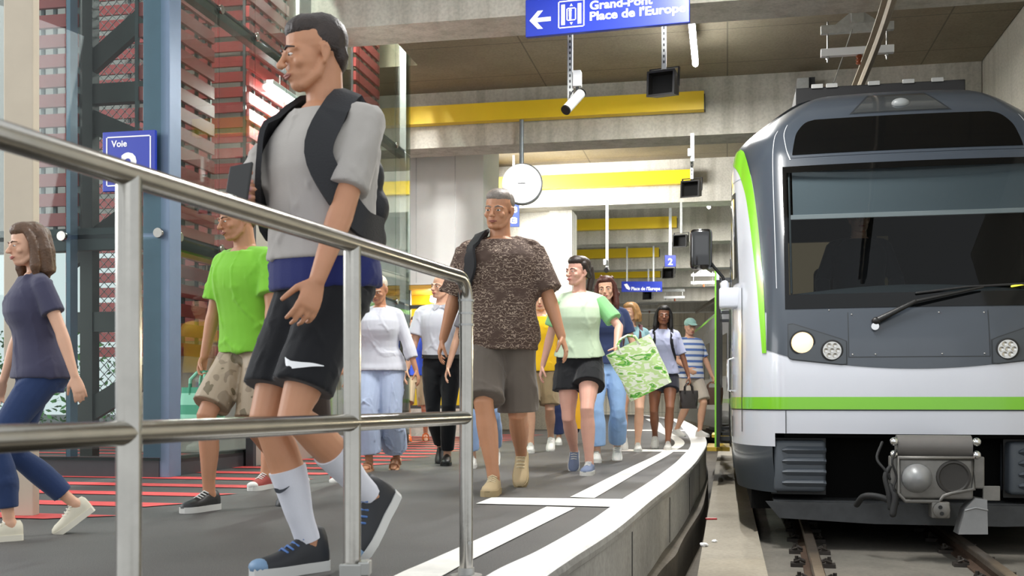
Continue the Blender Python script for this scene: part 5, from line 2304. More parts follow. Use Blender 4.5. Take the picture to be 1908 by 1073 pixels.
    def shoes(s, upper, sole, laces=None, high=False, toe=None):
        L = 1.0 if s.sex == 'm' else 0.93
        for q in (-1, 1):
            h, fw, u = s.foot[q]
            sd = fw.cross(u)
            fr = lambda x, y, z, h=h, fw=fw, u=u, sd=sd: s.fr(*(h + sd * x + fw * (y * L) + u * z))
            OUT = [(-.048, .022), (-.036, .033), (0.0, .037), (.05, .037), (.10, .043), (.15, .046), (.19, .041), (.215, .028), (.226, .012)]
            TOP = [(-.048, .075), (-.036, .095 + .03 * high), (0.0, .098 + .04 * high), (.03, .100 + .04 * high), (.06, .088), (.10, .070), (.15, .055), (.19, .048), (.215, .038), (.226, .026)]
            mb = MB(fr)
            rows = []
            for y, w in OUT:
                hz = interp(y, TOP)
                row = []
                for k_ in range(13):
                    a = pi * k_ / 12
                    x = math.copysign(abs(cos(a)) ** 0.75, cos(a)) * w * (1.0 if sin(a) < .6 else (1.0 - 0.35 * (sin(a) - .6) / .4))
                    row.append(mb.pt((x, y, 0.014 + (hz - 0.014) * sin(a) ** 0.8)))
                rows.append(row)
            for a, b in zip(rows[:-1], rows[1:]):
                for k_ in range(12):
                    mb.f.append([a[k_], a[k_ + 1], b[k_ + 1], b[k_]])
                mb.f.append([a[12], a[0], b[0], b[12]])
            mb.f.append(rows[0])
            mb.f.append(rows[-1][::-1])
            sh = mb.build('shoe', upper, s.root, smooth=60)
            mb = MB(fr)
            n = len(OUT)
            pl = [(w + .004, y) for y, w in OUT] + [(-(w + .004), y) for y, w in OUT[::-1]]
            mb.prism(pl, -0.012, 0.020, axis=2)
            mb.build('sole', sole, sh, smooth=30)
            if laces:
                for i_ in range(4):
                    y = .052 + .020 * i_
                    z = interp(y, TOP) + .001
                    mb = MB(fr)
                    mb.tube([(-.022, y, z - .008), (0, y + .006, z + .003), (.022, y, z - .008)], .0042, 6)
                    mb.build('lace', laces, sh, smooth=True)
            if toe:
                mb = MB(fr)
                mb.ball((0, .196, .022), (.040, .034, .026), seg=14, rings=8)
                mb.build('toe_cap', toe, sh, smooth=True)

    def sandals(s, m, sole):
        for q in (-1, 1):
            h, fw, u = s.foot[q]
            sd = fw.cross(u)
            fr = lambda x, y, z, h=h, fw=fw, u=u, sd=sd: s.fr(*(h + sd * x + fw * y + u * z))
            mb = MB(fr)
            pl = [(.030, -.045), (.038, 0), (.040, .06), (.047, .14), (.040, .20), (.015, .225)]
            mb.prism(pl + [(-x, y) for x, y in pl[::-1]], -0.012, 0.008, axis=2)
            sh = mb.build('sandal', sole, s.root)
            for y, zt in ((.135, .052), (.06, .075)):
                mb = MB(fr)
                mb.tube([(-.043, y, .0), (-.036, y, zt * .75), (0, y + .005, zt), (.036, y, zt * .75), (.043, y, .0)], .009, 8, sy=0.5)
                mb.build('strap', m, sh, smooth=True)

    def socks(s, m, t0=1.62):
        obs = []
        for q in (-1, 1):
            mb = MB(s.fr)
            s.leg(mb, q, t0, 2.0, 0.006, 0.0)
            obs.append(mb.build('sock', m, s.root, smooth=50))
        return obs

    # ---- hair
    def hair(s, style, m, seed=1.0, length=0.0):
        mb = MB(s.fr)
        vox = 0.006
        if style == 'short':
            s.hball(mb, (0, .030, .158), (.0815, .088, .083))
            s.hball(mb, (0, -.004, .186), (.072, .080, .050))
            s.hball(mb, (0, .072, .105), (.062, .036, .058))
        elif style == 'thin':
            s.hball(mb, (0, .034, .150), (.0800, .082, .080))
            s.hball(mb, (0, .072, .100), (.060, .034, .05))
        elif style in ('long', 'curly', 'bob', 'tail'):
            s.hball(mb, (0, .028, .156), (.087, .092, .087))
            s.hball(mb, (0, -.006, .192), (.074, .084, .049))
            drop = {'long': 0.0 - length, 'curly': -0.05 - length, 'bob': .02 - length, 'tail': .05}[style]
            for q in (-1, 1):
                if style == 'tail':
                    s.htube(mb, [(q * .070, .0, .17), (q * .078, .03, .12), (q * .05, .07, .09)], [.022, .022, .03])
                else:
                    s.htube(mb, [(q * .058, -.030, .190), (q * .084, -.012, .140), (q * .090, -.006, .08), (q * .096, -.012, (.04 + drop) / 2), (q * .090, -.012, drop)],
                            [.020, .024, .027, .030, .016], 10)
                    s.htube(mb, [(q * .05, .05, .16), (q * .075, .05, .08), (q * .07, .055, drop * .6), (q * .055, .06, drop)], [.04, .044, .044, .02], 10)
            if style == 'tail':
                s.htube(mb, [(0, .09, .17), (0, .135, .15), (0, .15, .07), (0, .13, -.02), (0, .12, -.08)], [.025, .030, .034, .028, .008], 10)
            else:
                s.htube(mb, [(0, .08, .17), (0, .092, .08), (0, .085, drop * .6), (0, .085, drop)], [.05, .056, .054, .02], 12)
            if style == 'curly':
                rng = random.Random(seed)
                for _ in range(120):
                    q = rng.choice((-1, 1))
                    z = rng.uniform(drop, .235)
                    a = rng.uniform(-0.55, 2.6)
                    wd = .088 + .03 * max(0, 1 - abs(z - .06) / .12)
                    if z > .17:
                        wd *= sqrt(max(0.1, 1 - ((z - .16) / .085) ** 2))
                        a = rng.uniform(-1.2, 2.6)
                    s.hball(mb, (q * wd * cos(min(a, 1.4)), .02 + wd * .9 * sin(a) * .95, z), (.016, .016, .016), 8, 6)
        elif style == 'bun':
            s.hball(mb, (0, .028, .156), (.083, .090, .085))
            s.hball(mb, (0, -.004, .190), (.071, .082, .047))
            s.hball(mb, (0, .12, .17), (.04, .04, .04))
        o = skin_over(mb, 'hair', m, s.root, vox * s.k, 2, folds(0.003 * s.k, 70 / s.k, seed, (1, 1, .25) if style != 'curly' else (1.2, 1.2, 1.2)))
        return o

    def cap(s, m):
        mb = MB(s.fr)
        s.hball(mb, (0, .018, .168), (.088, .104, .080))
        s.htube(mb, [(0, -.06, .165), (0, -.12, .158), (0, -.150, .150)], [.05, .05, .035], 12, sx=1.4, sy=.16, up=(0, 0, 1))
        return skin_over(mb, 'cap', m, s.root, 0.006 * s.k, 2)

    def surf(s, z, ang, grow=0.03):
        """point on the trunk: ang 0 is the front, positive towards +x"""
        T = s.torso_sections(grow)
        hw, hd, yc = (interp(z, [(t[0], t[i]) for t in T]) for i in (1, 2, 3))
        return s.up((hw * sin(ang), yc - hd * cos(ang), z))

    def legsurf(s, q, t, ang, grow):
        pp = s.hip[q].lerp(s.knee[q], t) if t <= 1 else s.knee[q].lerp(s.ank[q], t - 1)
        ax = (s.knee[q] - s.hip[q]).normalized() if t <= 1 else (s.ank[q] - s.knee[q]).normalized()
        f = Vector((0, -1, 0))
        f = (f - ax * f.dot(ax)).normalized()
        r_ = interp(t, s.LEGR) * s.b ** 0.7 + grow
        return pp + (f * cos(ang) + Vector((1, 0, 0)) * sin(ang)) * r_

    def band(s, name, pts, wd, m, parent=None, th=0.2):
        """flat strap along points in figure space"""
        mb = MB(s.fr)
        P_ = spline(pts, 24)
        ctr = s.up((0, 0, 1.15))
        # orient each section against the trunk
        rows = []
        for i, p in enumerate(P_):
            t = (P_[min(i + 1, 24)] - P_[max(i - 1, 0)]).normalized()
            n = p - Vector((ctr.x, ctr.y, p.z))
            if p.z > s.up((0, 0, 1.40)).z:
                n = n + Vector((0, 0, 0.25))
            n = (n - t * n.dot(t)).normalized()
            sd = t.cross(n)
            h = wd * th / 2
            rows.append([mb.pt(p + sd * (wd / 2 * a) + n * (h * b)) for a, b in ((-1, -1), (1, -1), (1, 1), (-1, 1))])
        for a, b in zip(rows[:-1], rows[1:]):
            for k_ in range(4):
                mb.f.append([a[k_], a[(k_ + 1) % 4], b[(k_ + 1) % 4], b[k_]])
        mb.f.append(rows[0][::-1])
        mb.f.append(rows[-1])
        return mb.build(name, m, parent or s.root, smooth=40)

    def swoosh(s, name, pts, wid, m, parent):
        mb = MB(s.fr)
        P_ = spline(pts, 20)
        rows = []
        for i, p in enumerate(P_):
            t = (P_[min(i + 1, 20)] - P_[max(i - 1, 0)]).normalized()
            w_ = interp(i / 20, wid)
            upv = Vector((0, 0, 1))
            upv = (upv - t * upv.dot(t)).normalized()
            rows.append([mb.pt(p + upv * w_ / 2), mb.pt(p - upv * w_ / 2)])
        for a, b in zip(rows[:-1], rows[1:]):
            mb.f.append([a[0], a[1], b[1], b[0]])
        return mb.build(name, m, parent)

    def backpack(s, label, m, grow=0.035, pack=True, qs=(-1, 1), wd=0.05, drop=1.10, ps=1.0):
        r_ = thing('backpack', label, 'backpack', s.w(s.up((0, 0.16, 1.05))))
        if pack:
            mb = MB(s.fr)
            for z, w_, d_ in ((1.02, .13, .09), (1.16, .145, .10), (1.30, .13, .085)):
                mb.ball(s.up((0, 0.14 + d_ * .6 * ps, 1.2 + (z - 1.2) * ps)), (w_ * ps, d_ * ps, .12 * ps), seg=16, rings=10)
            skin_over(mb, 'pack', m, r_, 0.009 * s.k, 3)
        for q in qs:
            pts = [s.surf(1.40, q * 2.3, grow), s.up((q * .105, .03, 1.475 + grow * .55)), s.surf(1.40, q * .72, grow), s.surf(1.30, q * .62, grow), s.surf(1.20, q * .85, grow), s.surf(drop, q * 1.35, grow), s.surf(drop - .02, q * 2.2, grow)]
            s.band('strap', pts, wd, m, r_)
        return r_

    def crossbody(s, label, m, q=1, bag=True, name='shoulder_bag', cat='bag', grow=0.04, wd=0.04, bagpos=None, size=(.14, .06, .10)):
        r_ = thing(name, label, cat, s.w(s.surf(0.95, -q * 1.4, .05)))
        pts = [s.surf(1.36, q * 2.4, grow), s.up((q * .085, .02, 1.478 + grow * .5)), s.surf(1.41, q * .45, grow), s.surf(1.28, q * .05, grow), s.surf(1.12, -q * .55, grow), s.surf(0.98, -q * 1.25, grow + .01)]
        s.band('strap', pts, wd, m, r_)
        if bag:
            mb = MB(s.fr)
            c_ = s.surf(0.94, -q * 1.45, grow + .05)
            mb.ball(c_, size, seg=14, rings=10)
            mb.box((c_.x - size[0] * .7, c_.y - size[1] * .9, c_.z - size[2] * .9), (c_.x + size[0] * .7, c_.y + size[1] * .9, c_.z + size[2] * .7), .02)
            skin_over(mb, 'bag_body', m, r_, 0.009 * s.k, 2)
        return r_

    def w(s, p):
        """figure space to the world"""
        return s.fr(*p)


def hairmat(name, c, rough=0.45):
    return mat(name, c, rough, var=0.25, vscale=40, bump=0.3, bscale=140)


def cloth(name, c, var=0.05):
    return mat(name, c, 0.85, var=var, vscale=5, bump=0.1, bscale=260, sheen=0.15, spec=0.25)

# ------------------------------------------------------------------ the passengers
def G(px, py):
    p = ground(px, py)
    return p.x, p.y


def stripes_mat(name, c1, c2, step, frac=0.5):
    m, nt, b, out = principled(name)
    tc = N(nt, 'ShaderNodeTexCoord')
    sp = N(nt, 'ShaderNodeSeparateXYZ')
    nt.links.new(tc.outputs['Object'], sp.inputs[0])
    dv = N(nt, 'ShaderNodeMath', operation='DIVIDE')
    dv.inputs[1].default_value = step
    nt.links.new(sp.outputs[2], dv.inputs[0])
    fr = N(nt, 'ShaderNodeMath', operation='FRACT')
    nt.links.new(dv.outputs[0], fr.inputs[0])
    lt = N(nt, 'ShaderNodeMath', operation='LESS_THAN')
    lt.inputs[1].default_value = frac
    nt.links.new(fr.outputs[0], lt.inputs[0])
    mx = N(nt, 'ShaderNodeMix', data_type='RGBA')
    mx.inputs['A'].default_value = lin(c1)
    mx.inputs['B'].default_value = lin(c2)
    nt.links.new(lt.outputs[0], mx.inputs['Factor'])
    nt.links.new(mx.outputs['Result'], b.inputs['Base Color'])
    b.inputs['Roughness'].default_value = 0.85
    return m


def fleck_mat(name, base, fleck):
    m, nt, b, out = principled(name)
    tc = N(nt, 'ShaderNodeTexCoord')
    vo = N(nt, 'ShaderNodeTexWave', Scale=15.0, Distortion=9.0, Detail=1.0)
    vo.bands_direction = 'Z'
    vo.inputs['Detail Scale'].default_value = 3.2
    nt.links.new(tc.outputs['Object'], vo.inputs['Vector'])
    r = ramp(nt, vo.outputs['Fac'], [(0.0, base), (0.80, base), (0.90, fleck), (1.0, fleck)])
    n = N(nt, 'ShaderNodeTexNoise', Scale=9.0)
    nt.links.new(tc.outputs['Object'], n.inputs['Vector'])
    r2 = ramp(nt, n.outputs['Fac'], [(0.34, '#000000'), (0.5, '#ffffff')])
    mx = N(nt, 'ShaderNodeMix', data_type='RGBA')
    nt.links.new(r2.outputs[0], mx.inputs['Factor'])
    mx.inputs['A'].default_value = lin(base)
    nt.links.new(r.outputs[0], mx.inputs['B'])
    nt.links.new(mx.outputs['Result'], b.inputs['Base Color'])
    b.inputs['Roughness'].default_value = 0.85
    return m


def blotch_mat(name, stops, scale, stretch=(1, 1, 1)):
    m, nt, b, out = principled(name)
    tc = N(nt, 'ShaderNodeTexCoord')
    mp = N(nt, 'ShaderNodeMapping')
    mp.inputs['Scale'].default_value = stretch
    nt.links.new(tc.outputs['Object'], mp.inputs['Vector'])
    n = N(nt, 'ShaderNodeTexNoise', Scale=scale, Detail=2.0)
    nt.links.new(mp.outputs[0], n.inputs['Vector'])
    r = ramp(nt, n.outputs['Fac'], stops)
    r.color_ramp.interpolation = 'CONSTANT'
    nt.links.new(r.outputs[0], b.inputs['Base Color'])
    b.inputs['Roughness'].default_value = 0.5
    return m


hb_dark = hairmat('dark brown hair', '#2a1d16')
hb_black = hairmat('black hair', '#15110f')
hb_brown = hairmat('brown hair', '#5b402b')
hb_aub = hairmat('auburn hair', '#4a2318')
hb_blond = hairmat('dark blond hair', '#9a7242')
hb_pale = hairmat('pale grey blond hair', '#cfc3ac')
hb_grey = hairmat('cropped grey hair', '#7d746c')
c_white = cloth('white cotton', '#d0d1d9')
c_black = cloth('black cotton', '#17181b')
m_shwhite = mat('white shoe', '#d3d1cb', 0.55)
m_shblack = mat('black shoe', '#1b1b1c', 0.45)


def bag(name, label, c, w_, d_, h_, m, handle=None, yaw=0.0, roll=0.0, top=0.10, mh=None, cat='bag'):
    """open topped carrier with soft sides and two loop handles; c is the middle of its bottom"""
    c = Vector(c)
    root = thing(name, label, cat, c)
    R = Matrix.Rotation(yaw, 3, 'Z') @ Matrix.Rotation(roll, 3, 'Y')
    piv = Vector((0, 0, h_ + top))

    def fr(x, y, z):
        return c + piv + R @ (Vector((x, y, z)) - piv)
    mb = MB(fr)
    nz, seg = 8, 24
    rows = []
    for i in range(nz + 1):
        t = i / nz
        row = []
        for k in range(seg):
            a = 2 * pi * k / seg
            e = 0.45
            x = math.copysign(abs(cos(a)) ** e, cos(a)) * w_ / 2 * (0.94 + 0.06 * t)
            y = math.copysign(abs(sin(a)) ** e, sin(a)) * d_ / 2 * (1 - 0.25 * t + 0.12 * sin(pi * t))
            x += 0.008 * sin(5 * t + k)
            row.append(mb.pt((x, y + 0.006 * sin(7 * t + 2 * k), h_ * t)))
        rows.append(row)
    for a, b in zip(rows[:-1], rows[1:]):
        for k in range(seg):
            mb.f.append([a[k], a[(k + 1) % seg], b[(k + 1) % seg], b[k]])
    mb.f.append(rows[0][::-1])
    inner = [mb.pt(fr_i) for fr_i in []]
    mb.build('bag_body', m, root, smooth=50)
    for sy in (-1, 1):
        mb = MB(fr)
        y = sy * d_ * 0.36
        mb.tube([(-w_ * .22, y, h_ - .03), (-w_ * .20, y, h_ + top * .5), (-w_ * .08, y * .4, h_ + top), (w_ * .08, y * .4, h_ + top), (w_ * .20, y, h_ + top * .5), (w_ * .22, y, h_ - .03)], 0.009, 8)
        mb.build('handle', mh or m, root, smooth=True)
    return root


# A: big man striding past behind the railing
pA = Person('man in pale T-shirt and black shorts striding past right behind the railing', (-0.605, 3.46), 1.77, yaw=-0.72, skin='tan',
            feet={-1: (-0.03, -0.06, 0.0, 0, -0.05), 1: (0.05, 0.24, 0.08, 52, 0.0)}, hips=0.925, lean=0.05, side=0.03, turn=0.1, head=(-0.35, 0.14, 0.05),
            hands={-1: (0.02, -0.34, 1.14), 1: (0.20, -0.20, 0.86)}, poles={-1: (-0.9, 0.2, -0.6), 1: (0.3, 0.9, -0.2)}, voxel=0.005, build=1.0, grip=(55, 25))
pA.brows(hb_dark)
pA.hair('short', hb_dark, 3)
pA.shirt(cloth('pale grey jersey', '#a8a39d'), z0=1.00, grow=0.024, amp=0.009, sleeve=0.8)
pA.bottoms(c_black, t1=0.80, grow=0.014, flare=0.026, name='shorts', amp=0.008)
mb = MB(pA.fr)
pA.torso(mb, 0.90, 1.09, 0.028, 0.008)
skin_over(mb, 'tied_sweater', cloth('navy sweater', '#20275e'), pA.root, 0.009, 3, folds(0.010, 18, 2.0))
pA.shoes(mat('black running shoe', '#1d1f24', 0.55), mat('grey white sole', '#c9c9c6', 0.6), mat('blue lace', '#4a6ea8', 0.6), high=True, toe=mat('pale blue toe', '#6f8dab', 0.5))
so = pA.socks(c_white, 1.42)
sh_ = [o for o in pA.root.children if o.name.startswith('shorts')][0]
g_ = 0.014 + 0.026 * 0.72 + 0.010
pA.swoosh('white_tick', [pA.legsurf(1, .68, 0.05, g_), pA.legsurf(1, .725, 0.25, g_), pA.legsurf(1, .72, 0.55, g_), pA.legsurf(1, .69, 0.95, g_), pA.legsurf(1, .67, 1.25, g_ + .003)],
          [(0, .004), (.18, .026), (.4, .022), (1, .002)], m_signwhite, sh_)
pA.swoosh('dark_tick', [pA.legsurf(-1, 1.52, 0.1, .012), pA.legsurf(-1, 1.545, 0.3, .012), pA.legsurf(-1, 1.54, 0.6, .012), pA.legsurf(-1, 1.52, 0.95, .012)],
          [(0, .003), (.2, .014), (.45, .011), (1, .002)], mat('dark tick', '#2c3038', 0.7), so[0])
pA.backpack('black backpack on the man striding past behind the railing', mat('black nylon', '#191a1e', 0.65, bump=0.2, bscale=200), grow=0.056, wd=0.085, ps=0.72)
ph = pA.w(pA.wri[-1] + (pA.wri[-1] - pA.elb[-1]).normalized() * 0.10 + Vector((0.035, -0.01, 0.02)))
r_ = thing('phone', 'dark phone held by the striding man behind the railing', 'phone', ph)
mb = MB(lambda x, y, z: ph + Matrix.Rotation(-0.5, 3, 'X') @ Matrix.Rotation(-0.3, 3, 'Z') @ Vector((x, y, z)))
mb.box((-0.037, -0.005, -0.075), (0.037, 0.005, 0.075), 0.004)
mb.build('phone_body', m_black, r_)
mb = MB(lambda x, y, z: ph + Matrix.Rotation(-0.5, 3, 'X') @ Matrix.Rotation(-0.3, 3, 'Z') @ Vector((x, y, z)))
mb.box((-0.034, 0.005, -0.07), (0.034, 0.0062, 0.07))
mb.build('screen', emission('phone screen', '#4a48e0', 1.5), r_)

# B: youngster in neon green
x_, y_ = G(452, 952)
pB = Person('youngster in neon green top and khaki shorts carrying a mint bag behind the railing', (x_, y_ + 0.18), 1.60, yaw=-0.55, skin='tan',
            feet={-1: (-0.08, -0.24, 0.0, 0, 0.1), 1: (0.09, 0.30, 0.02, 40, 0.0)}, hips=0.90, lean=0.12, head=(-0.3, 0.2, 0), hands={-1: (-0.28, -0.10, 0.80), 1: (0.30, -0.15, 0.84)}, voxel=0.0055, grip=(60, 30))
pB.brows(hb_brown)
pB.hair('short', hb_brown, 9)
pB.shirt(cloth('neon green jersey', '#80c43c'), z0=0.90, grow=0.026, amp=0.010, sleeve=0.75, sflare=0.025)
pB.bottoms(blotch_mat('khaki camouflage', [(0, '#8d7c66'), (.45, '#a8967e'), (.58, '#74674f')], 9), t1=0.86, grow=0.02, flare=0.03, name='shorts', amp=0.009)
pB.shoes(m_shblack, m_shwhite, m_shwhite)
hB = pB.w(pB.wri[-1] + Vector((0, -0.01, -0.09)))
bag('shopping_bag', 'mint green striped shopping bag hanging from the neon green youngster', hB - Vector((0.0, 0, 0.33)), 0.26, 0.10, 0.25, stripes_mat('mint stripes', '#8fd3b5', '#4a9c7c', 0.11, 0.45), yaw=-0.5, top=0.08)

# C: child at the left edge
x_, y_ = G(86, 1003)
pC = Person('child with long brown hair, navy top and jeans walking off at the left edge', (x_ - 0.05, y_ + 0.05), 1.27, yaw=-0.95, skin='light', sex='f', kid=True,
            feet={1: (0.08, -0.18, 0.0, 0, 0.0), -1: (-0.08, 0.26, 0.02, 35, 0.0)}, hips=0.905, lean=0.06, head=(0.2, 0.1, 0), hands={-1: (-0.25, -0.15, 0.82), 1: (0.32, 0.12, 0.86)}, voxel=0.006)
pC.brows(hb_brown)
pC.hair('long', hb_brown, 2, length=0.06)
pC.shirt(cloth('dusky navy jersey', '#454459'), z0=0.90, grow=0.026, amp=0.008, sleeve=0.6)
pC.bottoms(cloth('dark blue denim', '#2c3d63', 0.12), t1=1.80, grow=0.014, flare=0.012, name='jeans', f0=1.0, amp=0.005)
pC.shoes(mat('cream canvas shoe', '#d9d2bd', 0.75), mat('cream sole', '#e3ddcc', 0.7), mat('cream lace', '#e9e4d6', 0.7))

# D: person hidden behind the big man
f1, f2 = Vector(G(508, 912)), Vector(G(618, 896))
cD = (f1 + f2) / 2
pD = Person('passenger in red canvas shoes mostly hidden behind the striding man', (cD.x, cD.y), 1.60, yaw=-0.25, skin='tan',
            feet={-1: (-0.12, -0.36, 0.0, 0, 0), 1: (0.12, 0.42, 0.02, 38, 0)}, hips=0.87, head=(0, 0.1, 0))
pD.brows(hb_dark)
pD.hair('short', hb_dark, 4)
pD.shirt(cloth('charcoal jersey', '#35343a'))
pD.bottoms(cloth('dark brown cotton', '#3b302a'), t1=0.95, name='shorts')
pD.shoes(mat('brick red canvas', '#8c3a33', 0.8), m_shwhite, m_shwhite, toe=m_shwhite)

# E: elderly woman in white
x_, y_ = G(706, 878)
pE = Person('elderly woman in white long sleeved top and wide pale trousers looking down', (x_, y_ + 0.12), 1.52, yaw=-0.12, skin='tan', sex='f', build=1.06,
            feet={-1: (-0.08, -0.12, 0.0, 0, 0), 1: (0.10, 0.20, 0.0, 25, 0)}, hips=0.925, lean=0.05, head=(-0.15, 0.38, 0), hands={-1: (-0.30, 0.0, 0.82), 1: (0.37, -0.06, 0.80)})
pE.brows(hb_pale)
pE.hair('short', hb_pale, 5)
pE.shirt(c_white, z0=0.90, grow=0.030, sleeve=1.55, sgrow=0.014, sflare=0.012, amp=0.010, flare=0.03)
pE.bottoms(cloth('pale blue linen', '#aab6cf', 0.10), t1=1.84, grow=0.03, flare=0.05, name='wide_trousers', amp=0.016, f0=0.2, stretch=(2.2, 2.2, .35))
pE.sandals(mat('tan strap', '#a8785a', 0.6), mat('tan sole', '#b58d6c', 0.7))

# F: man in white shirt
x_, y_ = G(822, 866)
pF = Person('balding man in white short sleeved shirt and black trousers looking aside', (x_, y_ + 0.1), 1.63, yaw=-0.05, skin='light', build=1.03,
            feet={-1: (-0.03, 0.22, 0.02, 35, 0), 1: (0.06, -0.12, 0.0, 0, 0)}, hips=0.92, head=(-0.65, -0.05, 0.08), hands={-1: (-0.33, -0.05, 0.83), 1: (0.33, 0.0, 0.82)})
pF.brows(hb_grey)
pF.hair('thin', hb_grey, 6)
pF.shirt(c_white, z0=0.99, grow=0.026, sleeve=0.78, sgrow=0.020, sflare=0.022, amp=0.008, flare=0.0)
pF.bottoms(c_black, t1=1.90, grow=0.012, flare=0.014, name='trousers', f0=1.0)
pF.belt(m_shblack, z=0.985, grow=0.028)
pF.shoes(m_shblack, m_shblack)
mb = MB(pF.fr)
for q in (-1, 1):
    mb.prism([(0, 1.452), (q * .07, 1.462), (q * .055, 1.40)] if q > 0 else [(0, 1.452), (q * .055, 1.40), (q * .07, 1.462)], -0.115, -0.105)
mb.build('collar', c_white, pF.root)

# G: walker beyond, blue shirt and khaki shorts
x_, y_ = G(776, 822)
pG = Person('walker in blue shirt, khaki shorts and orange sandals by the kiosk window', (x_, y_ - 0.1), 1.66, yaw=0.1, skin='light',
            feet={-1: (-0.12, -0.12, 0.0, 0, -0.2), 1: (0.14, 0.22, 0.0, 20, 0)}, voxel=0.008)
pG.brows(hb_brown)
pG.hair('short', hb_brown, 7)
pG.shirt(cloth('bright blue cotton', '#3650b8'), sleeve=0.7)
pG.bottoms(cloth('khaki cotton', '#a8977b'), t1=0.92, grow=0.02, flare=0.03, name='shorts')
pG.sandals(mat('orange strap', '#d2692a', 0.6), mat('brown sole', '#7a5334', 0.7))

# H: man in the patterned brown shirt
x_, y_ = G(928, 921)
pH = Person('tall man in patterned brown shirt, grey shorts and beige shoes at the rail end', (x_ + 0.01, y_ + 0.24), 1.83, yaw=-0.10, skin='tan', build=1.10, belly=0.035,
            feet={-1: (-0.02, -0.22, 0.0, 0, -0.05), 1: (0.09, 0.42, 0.05, 48, 0)}, hips=0.91, lean=0.05, head=(-0.25, 0.10, 0.06), hands={-1: (-0.37, 0.10, 0.82), 1: (0.39, -0.10, 0.80)}, voxel=0.005, grip=(25, 20))
pH.brows(hb_grey)
pH.hair('short', hb_grey, 8)
m_brownshirt = fleck_mat('patterned brown cotton', '#4c3a31', '#9b8878')
pH.shirt(m_brownshirt, z0=0.83, grow=0.046, sleeve=0.92, sgrow=0.024, sflare=0.030, flare=0.03, amp=0.012)
pH.bottoms(cloth('grey brown cotton', '#5f564e'), t1=0.98, grow=0.026, flare=0.034, name='shorts', amp=0.008, wide=1.05)
pH.shoes(mat('beige suede shoe', '#b5a07c', 0.85), mat('beige sole', '#a5916c', 0.8), mat('beige lace', '#cdbd9c', 0.7))
pH.backpack('black backpack worn over the patterned brown shirt on one shoulder', mat('black canvas', '#17171a', 0.8), grow=0.068, wd=0.085, qs=(-1,))

# I: jeans behind him
x_, y_ = G(898, 872)
pI = Person('passenger in pale blue jeans and white shoes hidden behind the patterned shirt', (x_, y_ + 0.15), 1.62, yaw=-0.1, skin='light', sex='f',
            feet={-1: (-0.08, -0.10, 0.0, 0, 0), 1: (0.09, 0.24, 0.0, 30, 0)})
pI.brows(hb_brown)
pI.hair('bob', hb_brown, 11)
pI.shirt(cloth('grey jersey', '#77757c'))
pI.bottoms(cloth('pale denim', '#8ea6cc', 0.1), t1=1.86, name='jeans', f0=1.0, flare=0.02)
pI.shoes(m_shwhite, m_shwhite, m_shwhite)

# J: yellow shirt, khaki shorts
x_, y_ = G(990, 843)
pJ = Person('man in yellow shirt and khaki shorts with white shoes beside the brown shirt', (x_ + 0.10, y_ + 0.18), 1.72, yaw=-0.1, skin='light',
            feet={-1: (-0.09, -0.18, 0.0, 0, 0), 1: (0.10, 0.24, 0.02, 30, 0)}, hands={-1: (-0.24, -0.22, 0.93), 1: (0.27, -0.20, 1.05)}, voxel=0.0065, grip=(50, 40))
pJ.brows(hb_dark)
pJ.hair('short', hb_dark, 12)
pJ.shirt(cloth('yellow cotton', '#e6b81e'), z0=0.88, grow=0.03, sleeve=0.8, sflare=0.02)
pJ.bottoms(cloth('khaki twill', '#8d7a5c'), t1=0.92, grow=0.022, flare=0.034, name='shorts', amp=0.008)
pJ.shoes(m_shwhite, m_shwhite, m_shwhite)
hJ = pJ.w(pJ.wri[-1] + Vector((0, -0.02, -0.09)))
r_ = thing('lunch_box', 'blue and white box held by the man in the yellow shirt', 'box', hJ - Vector((0, 0, 0.20)))
bxf = lambda x, y, z: hJ + Vector((x, y, z - 0.20))
mb = MB(bxf)
mb.box((-0.10, -0.06, 0.0), (0.10, 0.06, 0.12), 0.01)
mb.build('box_base', mat('blue plastic', '#2b5aa8', 0.4), r_)
mb = MB(bxf)
mb.box((-0.105, -0.065, 0.12), (0.105, 0.065, 0.17), 0.012)
mb.build('box_lid', m_signwhite, r_)
mb = MB(bxf)
mb.tube([(-0.07, 0, 0.165), (-0.05, 0, 0.20), (0.05, 0, 0.20), (0.07, 0, 0.165)], 0.007, 8)
mb.build('handle', m_signwhite, r_, smooth=True)

# K: woman in pale green top
x_, y_ = G(1098, 884)
pK = Person('dark haired woman in pale green top and black shorts hugging a printed bag', (x_ - 0.06, y_ + 0.2), 1.65, yaw=-0.12, skin='pink', sex='f', build=1.05,
            feet={-1: (-0.06, 0.34, 0.02, 42, 0), 1: (0.07, -0.19, 0.0, 0, -0.15)}, hips=0.90, lean=0.05, head=(-0.75, 0.0, 0.05), hands={-1: (-0.30, 0.05, 0.86), 1: (0.30, -0.27, 0.98)}, poles={1: (0.8, 0.5, 0.0)}, voxel=0.0055, grip=(25, 60))
pK.brows(hb_dark)
pK.hair('tail', hb_dark, 13)
pK.shirt(cloth('pale green silk', '#c9dcbe'), z0=0.97, grow=0.024, sleeve=0.0, amp=0.010, flare=0.015)
for q in (-1, 1):
    mb = MB(pK.fr)
    pK.arm(mb, q, 0.0, 0.75, 0.018, 0.02)
    skin_over(mb, 'sleeve', cloth('leaf green silk', '#86c283'), pK.root, 0.008, 3, folds(0.006, 15, 1))
pK.bottoms(c_black, t1=0.50, grow=0.018, flare=0.034, z1=1.06, name='shorts', amp=0.006, f0=0.1)
pK.shoes(mat('slate blue canvas', '#6b7690', 0.8), m_shwhite, m_shwhite)
hK = pK.w(pK.wri[1] + Vector((0.02, -0.05, 0.0)))
